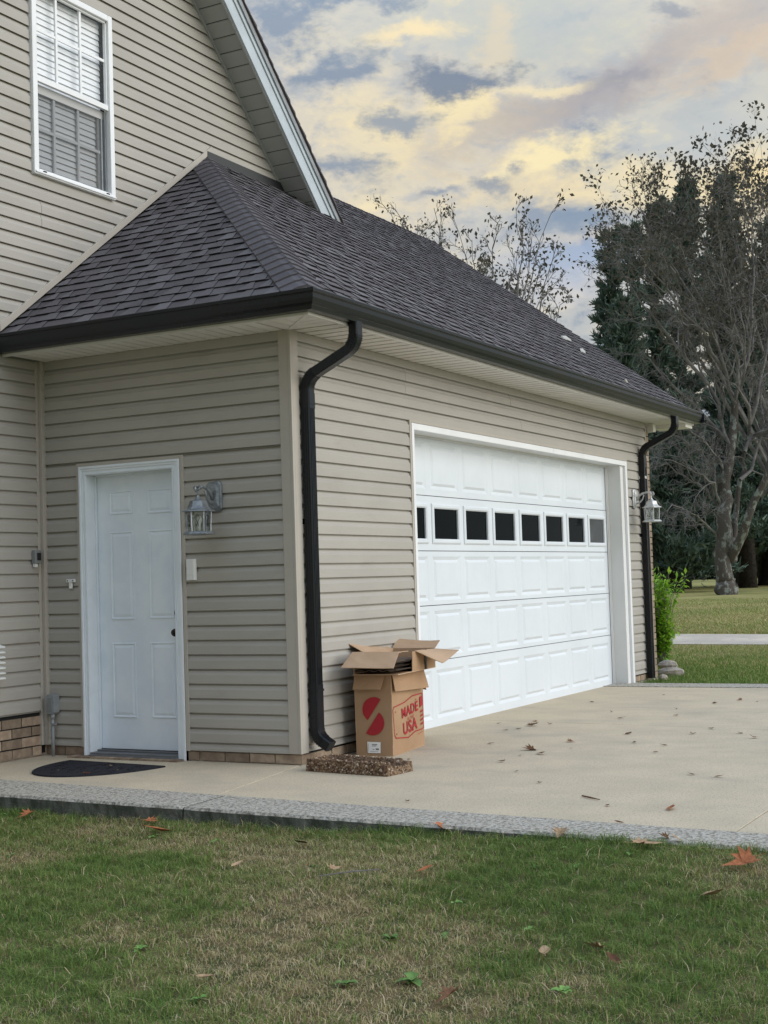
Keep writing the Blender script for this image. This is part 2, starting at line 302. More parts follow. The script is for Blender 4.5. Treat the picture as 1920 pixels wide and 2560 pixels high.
class MB:
    def __init__(s): s.V = []; s.F = []; s.T = []; s.fm = []
    def add(s, vs, fs, tone=0., fm=0):
        b = len(s.V); s.V += [tuple(v) for v in vs]; s.F += [tuple(b+i for i in f) for f in fs]; s.T += [tone]*len(fs); s.fm += [fm]*len(fs); return s
    def hexa(s, p, tone=0., fm=0):   # p: bottom 4 (ccw from above), top 4
        return s.add(p, [(3, 2, 1, 0), (4, 5, 6, 7), (0, 1, 5, 4), (1, 2, 6, 5), (2, 3, 7, 6), (3, 0, 4, 7)], tone, fm)
    def box(s, x0, y0, z0, x1, y1, z1, tone=0., fm=0):
        x0, x1 = sorted((x0, x1)); y0, y1 = sorted((y0, y1)); z0, z1 = sorted((z0, z1))
        return s.hexa([(x0, y0, z0), (x1, y0, z0), (x1, y1, z0), (x0, y1, z0), (x0, y0, z1), (x1, y0, z1), (x1, y1, z1), (x0, y1, z1)], tone, fm)
    def loft(s, rings, cap=True, closed=True, fm=0, tone=0.):
        n = len(rings[0]); b = len(s.V)
        for r_ in rings: s.V += [tuple(v) for v in r_]
        nf = 0
        for i in range(len(rings)-1):
            for j in range(n if closed else n-1):
                k = (j+1) % n; s.F.append((b+i*n+j, b+i*n+k, b+(i+1)*n+k, b+(i+1)*n+j)); nf += 1
        if cap and closed:
            s.F.append(tuple(b+j for j in reversed(range(n)))); s.F.append(tuple(b+(len(rings)-1)*n+j for j in range(n))); nf += 2
        s.T += [tone]*nf; s.fm += [fm]*nf; return s
    def tube(s, pts, rad, n=8, cap=True):
        pts = [Vector(p) for p in pts]; rings = []
        rad = rad if isinstance(rad, (list, tuple)) else [rad]*len(pts)
        for i, p in enumerate(pts):
            d = (pts[min(i+1, len(pts)-1)]-pts[max(i-1, 0)]).normalized(); a = d.orthogonal() if i == 0 else (a-d*a.dot(d))
            a.normalize(); c = d.cross(a)
            rings.append([p+(a*math.cos(t)+c*math.sin(t))*rad[i] for t in (2*math.pi*j/n for j in range(n))])
        return s.loft(rings, cap)
    def rectsweep(s, pts, u, w, h, round_=True, ribs=0):   # rectangular pipe: u = fixed side axis, path in the plane normal to it
        u = Vector(u); pts = [Vector(p) for p in pts]; rings = []
        for i, p in enumerate(pts):
            d = (pts[min(i+1, len(pts)-1)]-pts[max(i-1, 0)]).normalized(); c = d.cross(u).normalized()
            k = 1.; 
            if ribs and i % 2: k = ribs
            e = .22
            cs = [(-1, -1+e), (-1+e, -1), (1-e, -1), (1, -1+e), (1, 1-e), (1-e, 1), (-1+e, 1), (-1, 1-e)]
            rings.append([p+u*(a*w/2*k)+c*(b_*h/2*k) for a, b_ in cs])
        return s.loft(rings)
    def lathe(s, prof, c, n=16, ax='z'):
        rings = []
        for r_, z in prof:
            rings.append([(c[0]+r_*math.cos(t), c[1]+r_*math.sin(t), c[2]+z) if ax == 'z' else (c[0]-z, c[1]+r_*math.cos(t), c[2]+r_*math.sin(t)) if ax == 'x' else (c[0]+r_*math.cos(t), c[1]-z, c[2]+r_*math.sin(t)) for t in (2*math.pi*j/n for j in range(n))])
        return s.loft(rings)
    def build(s, name, mt, parent=None, smooth=False, tone=False, local=False, bevel=0):
        off = Vector((0, 0, 0)) if (local or parent is None) else wloc(parent)
        V = [(v[0]-off.x, v[1]-off.y, v[2]-off.z) for v in s.V]
        me = mesh(name, V, s.F, mt, smooth, {'tone': s.T} if tone else None, s.fm if isinstance(mt, (list, tuple)) else None)
        o = link(name, me, parent)
        if bevel:
            md = o.modifiers.new('bevel', 'BEVEL'); md.width = bevel; md.segments = 2; md.limit_method = 'ANGLE'
        return o

# ------------------------------------------------------------------ key measures (metres)
WD = 2.2285       # depth of the projecting garage side wall
LG = 7.64         # garage front wall siding ends here, brick after it
ZT = 2.9504       # soffit height
CS = .1016        # siding course
Z0C = .133-CS     # first course bottom
EO, ZGT = .519, 3.084
RZ, RP, RE = 3.105, .745, .42      # roof plane: z = RZ + RP*(d+RE), d = distance behind the wall
YR = 2.95                          # ridge of garage roof
XE = 8.30                          # far end of the garage roof
def roofz(d): return RZ+RP*(d+RE)
SXZ = 8.55                         # inner rake line: x + z

house = thing('house', 'clay vinyl sided house with attached garage, dark shingle roof and white doors', 'house', (0, 0, 0))

# ------------------------------------------------------------------ siding
def plank_mesh(axis, z0, a0, a1, zlo=None, zhi=None):
    """one dutch-lap course. axis 'x': wall y=const facing -y, runs along x. axis 'y': wall x=const facing -x. a0,a1: functions of z"""
    prof = [(.014, .006), (.0165, .002), (.0185, .001), (.0195, .004), (.0185, .060), (.0165, .066), (.0105, .075), (.0078, .083), (.0075, .0900), (-.0005, .0910), (-.001, .110)]
    A, B = [], []
    for o, z in prof:
        zz = z0+z
        if zlo is not None and zz < zlo: zz = zlo
        if zhi is not None and zz > zhi: zz = zhi
        A.append((a0(zz), o, zz)); B.append((a1(zz), o, zz))
    mb = MB()
    P = [((a, -o, z) if axis == 'x' else (-o, a, z)) for a, o, z in A]; Q = [((a, -o, z) if axis == 'x' else (-o, a, z)) for a, o, z in B]
    n = len(P)
    fl = (axis == 'y')
    for i in range(n-1):
        q = [P[i], Q[i], Q[i+1], P[i+1]]
        mb.add(q if not fl else q[::-1], [(0, 1, 2, 3)])
    return mb
def wall_planks(wall, axis, base, zb, zt, segs, brk=()):
    """segs(zc) -> list of (a0func, a1func); brk: heights where the set of segments changes"""
    z = Z0C-2*CS
    while z < zt:
        if z+CS > zb+.004:
            lo, hi = max(z-.001, zb), min(z+CS+.012, zt)
            cuts = [lo]+[b_ for b_ in brk if lo < b_ < z+CS]+[hi]
            jit = random.uniform(-.0008, .0008)
            for ca, cb2 in zip(cuts[:-1], cuts[1:]):
                for s0, s1 in segs((ca+min(cb2, z+CS))/2):
                    if s1(ca) - s0(ca) < .01 and s1(cb2)-s0(cb2) < .01: continue
                    mb = plank_mesh(axis, z, s0, lambda q, s0=s0, s1=s1: max(s1(q), s0(q)+.001), ca, cb2)
                    o = mb.build('siding_plank', m_sid, wall)
                    o.location = ((0, base+jit, 0) if axis == 'x' else (base+jit, 0, 0))
        z += CS
c = lambda v: (lambda q: v)
# side wall (faces -x), plane x=0, y 0..WD
sw = MB().box(.003, .05, .08, .12, .97, ZT-.005).box(.003, 1.82, .08, .12, WD, ZT-.005).box(.003, .97, 2.09, .12, 1.82, ZT-.005).build('side_wall', m_dark, house)
dJ0, dJ1, dJT = .898, 1.877, 2.152      # J-channel round the entry door
def segs_side(zc):
    if zc < dJT: return [(c(.075), c(dJ0)), (c(dJ1), c(WD-.05))]
    return [(c(.075), c(WD-.05))]
wall_planks(sw, 'y', 0, .075, ZT, segs_side, (dJT,))
# garage front wall (faces -y), plane y=0
gw = MB().box(.05, .003, .012, 1.70, .12, ZT-.005).box(6.93, .003, .012, LG, .12, ZT-.005).box(1.70, .003, 2.48, 6.93, .12, ZT-.005).build('garage_wall', m_dark, house)
gJ0, gJ1, gJT = 1.70, 6.925, 2.478
def segs_g(zc):
    if zc < gJT: return [(c(.075), c(gJ0)), (c(gJ1), c(LG-.02))]
    if zc > 2.85: return [(c(.075), c(3.3)), (c(3.302), c(LG-.02))]
    if zc > 2.75: return [(c(.075), c(1.66)), (c(1.663), c(3.72)), (c(3.724), c(5.6)), (c(5.603), c(LG-.02))]
    if zc > 2.64: return [(c(.075), c(1.66)), (c(1.663), c(5.6)), (c(5.603), c(LG-.02))]
    if zc > 2.55: return [(c(.075), c(3.96)), (c(3.963), c(LG-.02))]
    return [(c(.075), c(LG-.02))]
wall_planks(gw, 'x', 0, .083, ZT, segs_g, (gJT,))
# main house wall with the gable (faces -y), plane y=WD
xr = lambda z: SXZ-z-.012
def xj(z): return (z-RZ-.085)/RP-RE                     # where the trim over the low roof starts
gb = MB()
WX0, WX1, WZ0, WZ1 = -.062, .8865, 4.384, 5.909
def prism(mb, P_, y0, y1):
    n_ = len(P_); mb.add([(x, y0, z) for x, z in P_]+[(x, y1, z) for x, z in P_], [tuple(range(n_)), tuple(reversed(range(n_, 2*n_)))]+[(i, i+n_, (i+1) % n_+n_, (i+1) % n_) for i in range(n_)])
e_ = .03
for P_ in ([(-4.5, .02), (-.02, .02), (-.02, ZT-.01), (-4.5, ZT-.01)], [(-4.5, ZT-.01), (-.5, ZT-.01), (-.5, 3.1), (1.23, WZ0+e_), (-4.5, WZ0+e_)],
           [(-4.5, WZ0+e_), (WX0+e_, WZ0+e_), (WX0+e_, WZ1-e_), (-4.5, 5.5)], [(WX1-e_, WZ0+e_), (1.23, WZ0+e_), (2.2, 5.12), (3.38, 5.12), (SXZ-WZ1+.02, WZ1-e_), (WX1-e_, WZ1-e_)],
           [(WX0+e_, WZ1-e_), (SXZ-WZ1+.02, WZ1-e_), (1.0, SXZ-1.0), (WX0+e_, SXZ-1.0)]):
    prism(gb, P_, WD+.003, WD+.12)
gable = gb.build('gable_wall', m_dark, house)
def segs_gab(zc):
    if zc < ZT: s = [(c(-4.4), c(-.075))]
    elif zc < 3.2: s = [(c(-4.4), c(-.44))]
    elif zc < 5.18:
        s = [(c(-4.4), xj)] if zc < 5.03 else [(c(-4.4), xr)]
    else: s = [(c(-4.4), xr)]
    out = []
    for a, b in s:
        if WZ0-.02 < zc < WZ1+.02: out += [(a, c(WX0-.002)), (c(WX1+.002), b)]
        elif zc < 4.2 and zc > 4.03: out += [(a, c(.028)), (c(.031), b)]
        else: out.append((a, b))
    if 5.10 <= zc < 5.23: pass
    return out
wall_planks(gable, 'x', WD, .325, 7.05, segs_gab)

# corner posts and trims
MB().box(-.024, .0, .075, 0, .074, ZT).box(-.024, -.024, .075, .0, .0, ZT).box(0, -.024, .075, .074, 0, ZT).build('corner_post', m_trim, house, bevel=.003)
MB().box(-.05, WD-.05, .08, .0, WD-.022, ZT).box(-.05, WD-.022, .08, -.02, WD, ZT).box(-.078, WD-.022, .08, -.05, WD, ZT).build('inner_corner_post', m_trim, house, bevel=.003)
MB().box(LG-.022, -.022, .08, LG, 0, ZT).build('end_channel', m_trim, house)
# J channel round doors
MB().box(-.024, dJ0, .07, 0, .9265, dJT).box(-.024, 1.8478, .07, 0, dJ1, dJT).box(-.024, .9265, 2.1265, 0, 1.8478, dJT).build('door_channel', m_trim, house, bevel=.002)
MB().box(gJ0, -.024, .0, 1.7282, 0, gJT+.0).box(6.9022, -.024, .0, gJ1, 0, gJT).box(1.7282, -.024, 2.4564, 6.9022, 0, gJT).build('garage_door_channel', m_trim, house, bevel=.002)
# trim strip where gable siding meets the low roof
q0, q1 = (-.44, RZ+RP*(-.44+RE)+.028), (2.245, RZ+RP*(2.245+RE)+.028)
MB().hexa([(q0[0], WD-.03, q0[1]), (q1[0], WD-.03, q1[1]), (q1[0], WD, q1[1]), (q0[0], WD, q0[1]), (q0[0], WD-.03, q0[1]+.062), (q1[0]+.03, WD-.03, q1[1]+.082), (q1[0]+.03, WD, q1[1]+.082), (q0[0], WD, q0[1]+.062)]).build('roof_junction_trim', m_trim, house, bevel=.003)
MB().box(2.2, WD-.035, 5.0, 3.62, WD-.002, 5.135).build('roof_flashing', m_flash, house)

# ------------------------------------------------------------------ gable window
win = MB()
t = .052
for b in ((WX0, WZ0, WX0+t, WZ1), (WX1-t, WZ0, WX1, WZ1), (WX0+t, WZ1-t, WX1-t, WZ1), (WX0+t, WZ0, WX1-t, WZ0+t*.9)):
    win.box(b[0], WD-.045, b[1], b[2], WD+.02, b[3])
window = win.build('window', m_white, house, bevel=.006)
MB().box(WX0+.008, WD-.055, WZ0+.012, WX1-.008, WD-.044, WZ0+.024).box(WX0+.1, WD-.048, WZ0+.02, WX0+.135, WD-.046, WZ0+.028).build('sill_lip', m_white, window)
MB().box(WX0+.09, WD-.0575, WZ0+.026, WX0+.12, WD-.044, WZ0+.034).box(WX1-.12, WD-.0575, WZ0+.026, WX1-.09, WD-.044, WZ0+.034).build('weep_slot', m_dark, window)
ix0, ix1 = WX0+t, WX1-t; zm = 5.115
# upper sash (outer plane), lower sash set back
MB().box(ix0, WD-.03, zm, ix1, WD, zm+.045).box(ix1-.014, WD-.022, zm+.04, ix1, WD, WZ1-t).box(ix0, WD-.022, WZ1-t-.016, ix1, WD, WZ1-t).build('upper_sash', m_white, window, bevel=.003)
MB().box(ix0, WD+.002, WZ0+.045, ix0+.012, WD+.04, zm-.002).box(ix1-.075, WD+.03, WZ0+.045, ix1-.0, WD+.06, zm).box(ix0, WD+.02, zm-.07, ix1, WD+.06, zm-.002).box(ix0, WD+.012, WZ0+.04, ix1, WD+.05, WZ0+.062).build('lower_sash', mat('window_frame_inside', (.42, .42, .42), .5), window)
MB().box(ix1-.05, WD+.012, WZ0+.06, ix1-.036, WD+.032, zm-.07).box(ix1-.02, WD-.002, WZ0+.06, ix1-.012, WD+.03, zm-.01).build('sash_track', m_galv, window)
for (za, zb, yy) in ((zm+.045, WZ1-t, WD-.004), (WZ0+.05, zm-.01, WD+.034)):
    g = MB()
    for gx in (.246, .526): g.box(gx-.011, yy-.008, za, gx+.011, yy+.008, zb)
    zc_ = (za+zb)/2+(.02 if za > zm else 0)
    g.box(ix0, yy-.0065, zc_-.011, ix1, yy+.0065, zc_+.011)
    g.build('muntin_grid', m_white, window)
# glass: thin panes with mild reflection
def glassmat(name, refl, tint=(1, 1, 1)):
    mt = bpy.data.materials.new(name); mt.use_nodes = True; nt = mt.node_tree; nt.nodes.clear(); N = nt.nodes.new; L = nt.links.new
    o = N('ShaderNodeOutputMaterial'); mx = N('ShaderNodeMixShader'); tr = N('ShaderNodeBsdfTransparent'); gl = N('ShaderNodeBsdfGlossy'); gl.inputs['Roughness'].default_value = .02
    fr = N('ShaderNodeLayerWeight'); fr.inputs[0].default_value = .5; pw = N('ShaderNodeMath'); pw.operation = 'POWER'; pw.inputs[1].default_value = 4; L(fr.outputs['Facing'], pw.inputs[0]); ad = N('ShaderNodeMath'); ad.operation = 'MULTIPLY_ADD'; ad.inputs[1].default_value = .9; ad.inputs[2].default_value = refl
    L(pw.outputs[0], ad.inputs[0]); L(ad.outputs[0], mx.inputs[0]); tr.inputs[0].default_value = (*tint, 1)
    L(tr.outputs[0], mx.inputs[1]); L(gl.outputs[0], mx.inputs[2]); L(mx.outputs[0], o.inputs[0]); return mt
m_pane = glassmat('window_glass', .10)
m_screen = glassmat('screened_glass', .06, (.62, .62, .62))
m_lglass = glassmat('lantern_glass', .10, (.75, .78, .78))
MB().add([(ix0, WD-.002, zm+.03), (ix1, WD-.002, zm+.03), (ix1, WD-.002, WZ1-.03), (ix0, WD-.002, WZ1-.03)], [(0, 1, 2, 3)]).build('pane', m_pane, window)
MB().add([(ix0, WD+.023, WZ0+.04), (ix1-.06, WD+.023, WZ0+.04), (ix1-.06, WD+.023, zm-.04), (ix0, WD+.023, zm-.04)], [(0, 1, 2, 3)]).build('pane', m_screen, window)
# dim room pocket and blind slats
MB().box(ix0-.05, WD+.14, WZ0-.05, ix1+.05, WD+.145, WZ1+.05).build('room_backing', m_room, window)
slat = mesh('blind_slat', *(lambda L_: ([(0, 0, 0), (L_, 0, 0), (L_, .004, .03), (0, .004, .03), (0, .012, .056), (L_, .012, .056)], [(0, 1, 2, 3), (3, 2, 5, 4)]))(ix1-ix0-.01), m_blind)
zz = WZ0+.04
while zz < WZ1-.08:
    o = link('blind_slat', slat, window, (ix0+.003, WD+.048, zz)); o.rotation_euler = (random.uniform(-.03, .03), 0, 0); zz += .0495

# ------------------------------------------------------------------ rake (main gable overhang)
YO = 1.925
def rk(off, y, x):  # point on the rake plane x+z = SXZ+off
    return (x, y, SXZ+off-x)
xa, xb = -1.5, 3.95
rs = MB().hexa([rk(.0, YO, xa), rk(.0, YO, xb), rk(.0, WD, xb), rk(.0, WD, xa), rk(.02, YO, xa), rk(.02, YO, xb), rk(.02, WD, xb), rk(.02, WD, xa)])
rsoff = rs.build('rake_soffit', m_dark, house)
# grooved panels of the rake soffit
k = 0; x = 1.5
while x < 3.7:
    w_ = .148/1.4142
    mb = MB()
    a0, a1 = x+.006, x+w_-.006
    mb.hexa([rk(-.012, YO+.012, a0), rk(-.012, YO+.012, a1), rk(-.012, WD-.03, a1), rk(-.012, WD-.03, a0), rk(0.001, YO+.012, a0), rk(0.001, YO+.012, a1), rk(0.001, WD-.03, a1), rk(.001, WD-.03, a0)])
    mb.build('soffit_panel', m_rsoff, rsoff); x += w_
def rakebar(name, o0, o1, y0, y1, mt, x0=xa, x1=xb, par=house, bev=0):
    return MB().hexa([rk(o0, y0, x0), rk(o0, y0, x1), rk(o0, y1, x1), rk(o0, y1, x0), rk(o1, y0, x0), rk(o1, y0, x1), rk(o1, y1, x1), rk(o1, y1, x0)]).build(name, mt, par, bevel=bev)
rakebar('rake_channel', -.05, -.005, WD-.03, WD, m_rsoff, x1=3.55)
rakebar('rake_channel', -.035, -.004, YO, YO+.018, m_rsoff)
rakebar('rake_fascia', -.02, .215, YO-.02, YO, m_fascia, x1=3.92)
rakebar('rake_moulding', .155, .22, YO-.034, YO-.02, m_fascia, x1=3.93, bev=.004)
rakebar('drip_edge', .215, .275, YO-.05, YO+.02, m_galv, x1=4.0)
# main roof slab and shingle edge pieces along the rake
mr_ = MB().hexa([rk(.275, YO-.05, xa), rk(.275, YO-.05, 4.15), rk(.275, 9, 4.15), rk(.275, 9, xa), rk(.30, YO-.05, xa), rk(.30, YO-.05, 4.15), rk(.30, 9, 4.15), rk(.30, 9, xa)])
mr_.hexa([(-4.5, YO, 4.6), (xa, YO, SXZ+.275-xa), (xa, 9, SXZ+.275-xa), (-4.5, 9, 4.6), (-4.5, YO, 4.63), (xa, YO, SXZ+.30-xa), (xa, 9, SXZ+.30-xa), (-4.5, 9, 4.63)])
mroof = mr_.build('main_roof', m_shing, house, tone=True)
x = 1.2
while x < 4.1:
    w_ = .127/1.4142; o0 = .300
    th = .018+random.uniform(-.004, .006)
    yy = YO-.062-random.uniform(0, .008)
    MB().hexa([rk(o0-.004, yy, x), rk(o0, yy, x+w_+.01), rk(o0, YO+.4, x+w_+.01), rk(o0-.004, YO+.4, x), rk(o0+th*.4, yy, x-.0), rk(o0+th*1.5, yy, x+w_), rk(o0+th*1.5, YO+.4, x+w_), rk(o0+th*.4, YO+.4, x)], .1).build('shingle', m_shing, mroof, tone=True)
    x += w_

# ------------------------------------------------------------------ garage roof
# plane frames: (d, a): d horizontal distance behind the wall, a along the eave; lift normal to the slope
cs_, sn_ = 1/math.hypot(1, RP), RP/math.hypot(1, RP)
def PD(d, a, h):  # side slope, faces -x
    return (d-sn_*h, a, roofz(d)+cs_*h)
def PG(d, a, h):  # front slope, faces -y
    return (a, d-sn_*h, roofz(d)+cs_*h)
deck = MB()
# decks as solid slabs
deck.add([PD(-RE, -RE, 0), PD(WD, WD, 0), PD(-RE, WD, 0), PD(-RE, -RE, -.03), PD(WD, WD, -.03), PD(-RE, WD, -.03)], [(0, 2, 1)[::-1], (3, 5, 4), (0, 1, 4, 3), (1, 2, 5, 4), (2, 0, 3, 5)])
deck.add([PG(-RE, -RE, 0), PG(-RE, XE, 0), PG(YR, XE, 0), PG(YR, YR, 0), PG(-RE, -RE, -.03), PG(-RE, XE, -.03), PG(YR, XE, -.03), PG(YR, YR, -.03)], [(0, 1, 2, 3), (7, 6, 5, 4), (0, 4, 5, 1), (1, 5, 6, 2), (2, 6, 7, 3), (3, 7, 4, 0)])
zb_ = roofz(YR)
deck.add([(2.6, YR, zb_), (XE, YR, zb_), (XE, 2*YR+RE, RZ), (2.6, 2*YR+RE, RZ), (2.6, YR, zb_-.03), (XE, YR, zb_-.03), (XE, 2*YR+RE, RZ-.03), (2.6, 2*YR+RE, RZ-.03)], [(0, 1, 2, 3), (7, 6, 5, 4), (0, 4, 5, 1), (1, 5, 6, 2), (2, 6, 7, 3), (3, 7, 4, 0)])
roof = deck.build('garage_roof', m_flash, house)
EXPO = .127; DC = EXPO*cs_
pieces = []   # (distance to camera, MB)
def course(Pf, d0, amin, amax, up, rid):
    d1 = d0+DC*1.03; th = .0105
    x0 = amin(d0); x1 = amax(d0); x0b, x1b = amin(d1), amax(d1)
    # full base layer of the course
    mb = MB()
    P = lambda d, a, h: Pf(d, a, h)
    a_ = x0
    cuts = [x0]
    while a_ < x1-.6: a_ += random.uniform(.9, 1.0); cuts.append(min(a_, x1))
    if cuts[-1] < x1: cuts.append(x1)
    for s0, s1 in zip(cuts[:-1], cuts[1:]):
        if s1-s0 < .02: continue
        t0 = max(s0, x0b) if s0 == x0 else s0; t1 = min(s1, x1b) if s1 == x1 else s1
        if t1 <= t0: t1 = t0+.001
        w1, w2 = random.uniform(-.0015, .0015), random.uniform(-.0015, .0015)
        tn = random.choice((.0, .08, .16, .25))
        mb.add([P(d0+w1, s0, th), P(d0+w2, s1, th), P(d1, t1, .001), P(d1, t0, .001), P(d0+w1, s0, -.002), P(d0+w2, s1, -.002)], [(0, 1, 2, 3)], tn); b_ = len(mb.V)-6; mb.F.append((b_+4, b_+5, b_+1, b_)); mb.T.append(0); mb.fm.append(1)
    base_parts.append(mb)
    # laminated tabs
    a_ = x0+random.uniform(-.1, .1)
    while a_ < x1:
        w = random.uniform(.08, .19); g = random.uniform(.04, .13); sl = random.uniform(.02, .05)
        s0, s1 = max(a_, x0), min(a_+w, x1); t0, t1 = max(a_+sl, x0b), min(a_+w-sl, x1b)
        if s1-s0 > .03 and t1-t0 > .01:
            q = MB(); h0 = th+.0045; dd = d1-.002; r1 = random.uniform(-.001, .001)
            q.add([P(d0-.001+r1, s0, h0), P(d0-.001+r1, s1, h0), P(dd, t1, .007), P(dd, t0, .007), P(d0-.001+r1, s0, th-.002), P(d0-.001+r1, s1, th-.002), P(dd, t1, .0), P(dd, t0, .0)],
                  [(0, 1, 2, 3)], random.choice((.08, .15, .25, .35, .55)))
            b_ = len(q.V)-8
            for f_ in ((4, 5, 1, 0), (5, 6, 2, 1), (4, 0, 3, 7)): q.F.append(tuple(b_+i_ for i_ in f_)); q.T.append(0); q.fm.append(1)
            ctr = np.array(P(d0, (s0+s1)/2, 0)); dist = np.linalg.norm(ctr-CAM)
            pieces.append((dist/(s1-s0)**.5, q))
        a_ += w+g
base_parts = []
d = -RE-.02; i = 0
while d < WD-.02:
    flip = lambda d_, a, h: PD(d_, -a, h)            # mirror so that winding faces out
    course(flip, d, lambda q: -WD+.001, lambda q: -q+.0, 1, i); d += DC; i += 1
d = -RE-.02
while d < YR-.03:
    # front slope: hip on the left; above WD the main gable stands in front of it
    course(PG, d, lambda q: (q if q < YO else 2.3), lambda q: XE+.01, 1, i); d += DC; i += 1
allbase = MB()
for b in base_parts:
    k0 = len(allbase.V); allbase.V += b.V; allbase.F += [tuple(k0+i_ for i_ in f) for f in b.F]; allbase.T += b.T; allbase.fm += b.fm
ob = allbase.build('shingle_courses', [m_shing, m_edgeshade], roof, tone=True); ob['kind'] = 'stuff'
pieces.sort(key=lambda t: t[0])
for _, q in pieces[:290]: q.build('shingle', [m_shing, m_edgeshade], roof, tone=True)
rest = MB()
for _, b in pieces[290:]:
    k0 = len(rest.V); rest.V += b.V; rest.F += [tuple(k0+i_ for i_ in f) for f in b.F]; rest.T += b.T; rest.fm += b.fm
ob = rest.build('shingle_tabs', [m_shing, m_edgeshade], roof, tone=True); ob['kind'] = 'stuff'
# hip caps: bent pieces laid over the hip line
hd = Vector((1, 1, RP)).normalized()
n1 = Vector((-sn_, 0, cs_)); n2 = Vector((0, -sn_, cs_))
def bent(p, along, ua, ub, na, nb, L_, wdt, lift0, lift1):
    """cap piece: starts at p, runs L_ along, wings down ua / ub"""
    rr = []
    nm = (na+nb).normalized()
    for s, lf in ((0, lift0), (L_, lift1)):
        o = p+along*s; row = []
        for kx, uu, nn in ((1, ua, na), (.62, ua, na), (.28, ua, na)):
            row.append(o+uu*wdt*kx+nn*(lf+.002*(1-kx)))
        row.append(o+ua*wdt*.1+nm*(lf-.004)); row.append(o+nm*(lf-.001)) ; row.append(o+ub*wdt*.1+nm*(lf-.004))
        for kx, uu, nn in ((.28, ub, nb), (.62, ub, nb), (1, ub, nb)): row.append(o+uu*wdt*kx+nn*(lf+.002*(1-kx)))
        rr.append(row)
    mb = MB(); n = len(rr[0]); low = [v-nm*(lift0-.001) for v in rr[0]]
    vs = rr[0]+rr[1]+low
    fs = [(j, j+1, n+j+1, n+j) for j in range(n-1)]+[(2*n+j, 2*n+j+1, j+1, j) for j in range(n-1)]+[(0, n, 2*n), (n-1, 3*n-1, 2*n-1)]
    mb.add(vs, fs); return mb
ua = (Vector((0, 1, 0))-hd*hd.dot(Vector((0, 1, 0)))).normalized()   # towards the side slope
ub = (Vector((1, 0, 0))-hd*hd.dot(Vector((1, 0, 0)))).normalized()   # towards the front slope
# keep the wings on the slopes
ua = (ua-n1*ua.dot(n1)).normalized(); ub = (ub-n2*ub.dot(n2)).normalized()
p0 = Vector((-RE+.01, -RE+.01, roofz(-RE+.01)))
Lh = (Vector((WD, WD, roofz(WD)))-p0).length; s = 0
while s < Lh+.02:
    bent(p0+hd*s, hd, ua, ub, n1, n2, .165, .16, .027, .014).build('hip_cap', m_cap, roof, smooth=False); s += .137
rd = Vector((1, 0, 0)); n3 = Vector((0, sn_, cs_))
ur = Vector((0, -cs_, -sn_)); ul = Vector((0, cs_, -sn_))
s = 3.0
while s < XE:
    o = bent(Vector((s, YR, zb_)), rd, ul, ur, n3, n2, .165, .15, .024+random.uniform(0, .006), .013).build('ridge_cap', m_cap, roof); s += .137
# rake edge of far gable end
MB().hexa([PG(-RE+.12, XE-.08, -.12), PG(-RE+.12, XE-.05, -.12), PG(YR, XE-.05, -.12), PG(YR, XE-.08, -.12), PG(-RE+.12, XE-.08, -.031), PG(-RE+.12, XE-.05, -.031), PG(YR, XE-.05, -.031), PG(YR, XE-.08, -.031)]).build('rake_board', m_white, house)
# far gable end wall of brick, back wall
MB().add([(LG+.03, .004, 0), (LG+.03, 5.9, 0), (LG+.03, 5.9, 2.95), (LG+.03, YR, 5.5), (LG+.03, .004, 3.25)]+[(LG+.10, .004, 0), (LG+.10, 5.9, 0), (LG+.10, 5.9, 2.95), (LG+.10, YR, 5.5), (LG+.10, .004, 3.25)],
         [(4, 3, 2, 1, 0), (5, 6, 7, 8, 9), (0, 5, 9, 4), (1, 2, 7, 6), (4, 9, 8, 3), (3, 8, 7, 2)]).build('end_wall', m_mortar, house)
endw = [o for o in house.children if o.name == 'end_wall'][0]
# white debris on the roof
for (px, py, L_, w_) in ((1415, 850, .30, .07), (1457, 882, .17, .05), (1565, 958, .07, .035)):
    dd = ray(px, py); nn = np.array([0, -RP, 1.]); t_ = ((RZ+RP*RE)-nn@CAM)/(nn@dd); P_ = CAM+dd*t_
    mb = MB(); ring = []
    for j in range(9):
        a = 2*math.pi*j/9; r1 = L_/2*random.uniform(.6, 1.1); ring.append((r1*math.cos(a), w_/2*random.uniform(.5, 1.2)*math.sin(a)))
    vs = [(P_[0]+u_, P_[1]+v_, P_[2]+RP*v_+.02+random.uniform(0, .012)) for u_, v_ in ring]
    mb.add(vs+[(P_[0], P_[1], P_[2]+.05)]+[(a, b, c_-.018) for a, b, c_ in vs], [(j, (j+1) % 9, 9) for j in range(9)]+[(10+j, 10+(j+1) % 9, (j+1) % 9, j) for j in range(9)])
    o = mb.build('torn_scrap', m_stone if L_ < .1 else mat('grey_scrap', (.42, .42, .40), .8))
    tag(o, {.30: 'longest white torn scrap lying on the shingles near the far eave', .17: 'middle sized white scrap on the shingles just below the longest one', .07: 'smallest pale scrap on the shingles beside the far gutter end'}[L_], 'scrap', 'white scraps on the garage roof')

# ------------------------------------------------------------------ soffits and fascia
FZ = ZT
sof = MB().box(-.395, -.395, FZ+.012, XE-.02, -.0, FZ+.02).box(-.395, 0, FZ+.012, 0, WD, FZ+.02).build('soffit', mat('soffit_groove', (.05, .048, .045), .8), house)
def sofpanel(x0, y0, x1, y1):
    MB().box(x0, y0, FZ-.006, x1, y1, FZ+.012).build('soffit_panel', m_soff, sof)
x = .03
while x < XE-.1: sofpanel(x+.012, -.385, x+.118, -.004); x += .130
y = .03
while y < WD-.06: sofpanel(-.385, y+.007, -.004, y+.095); y += .102
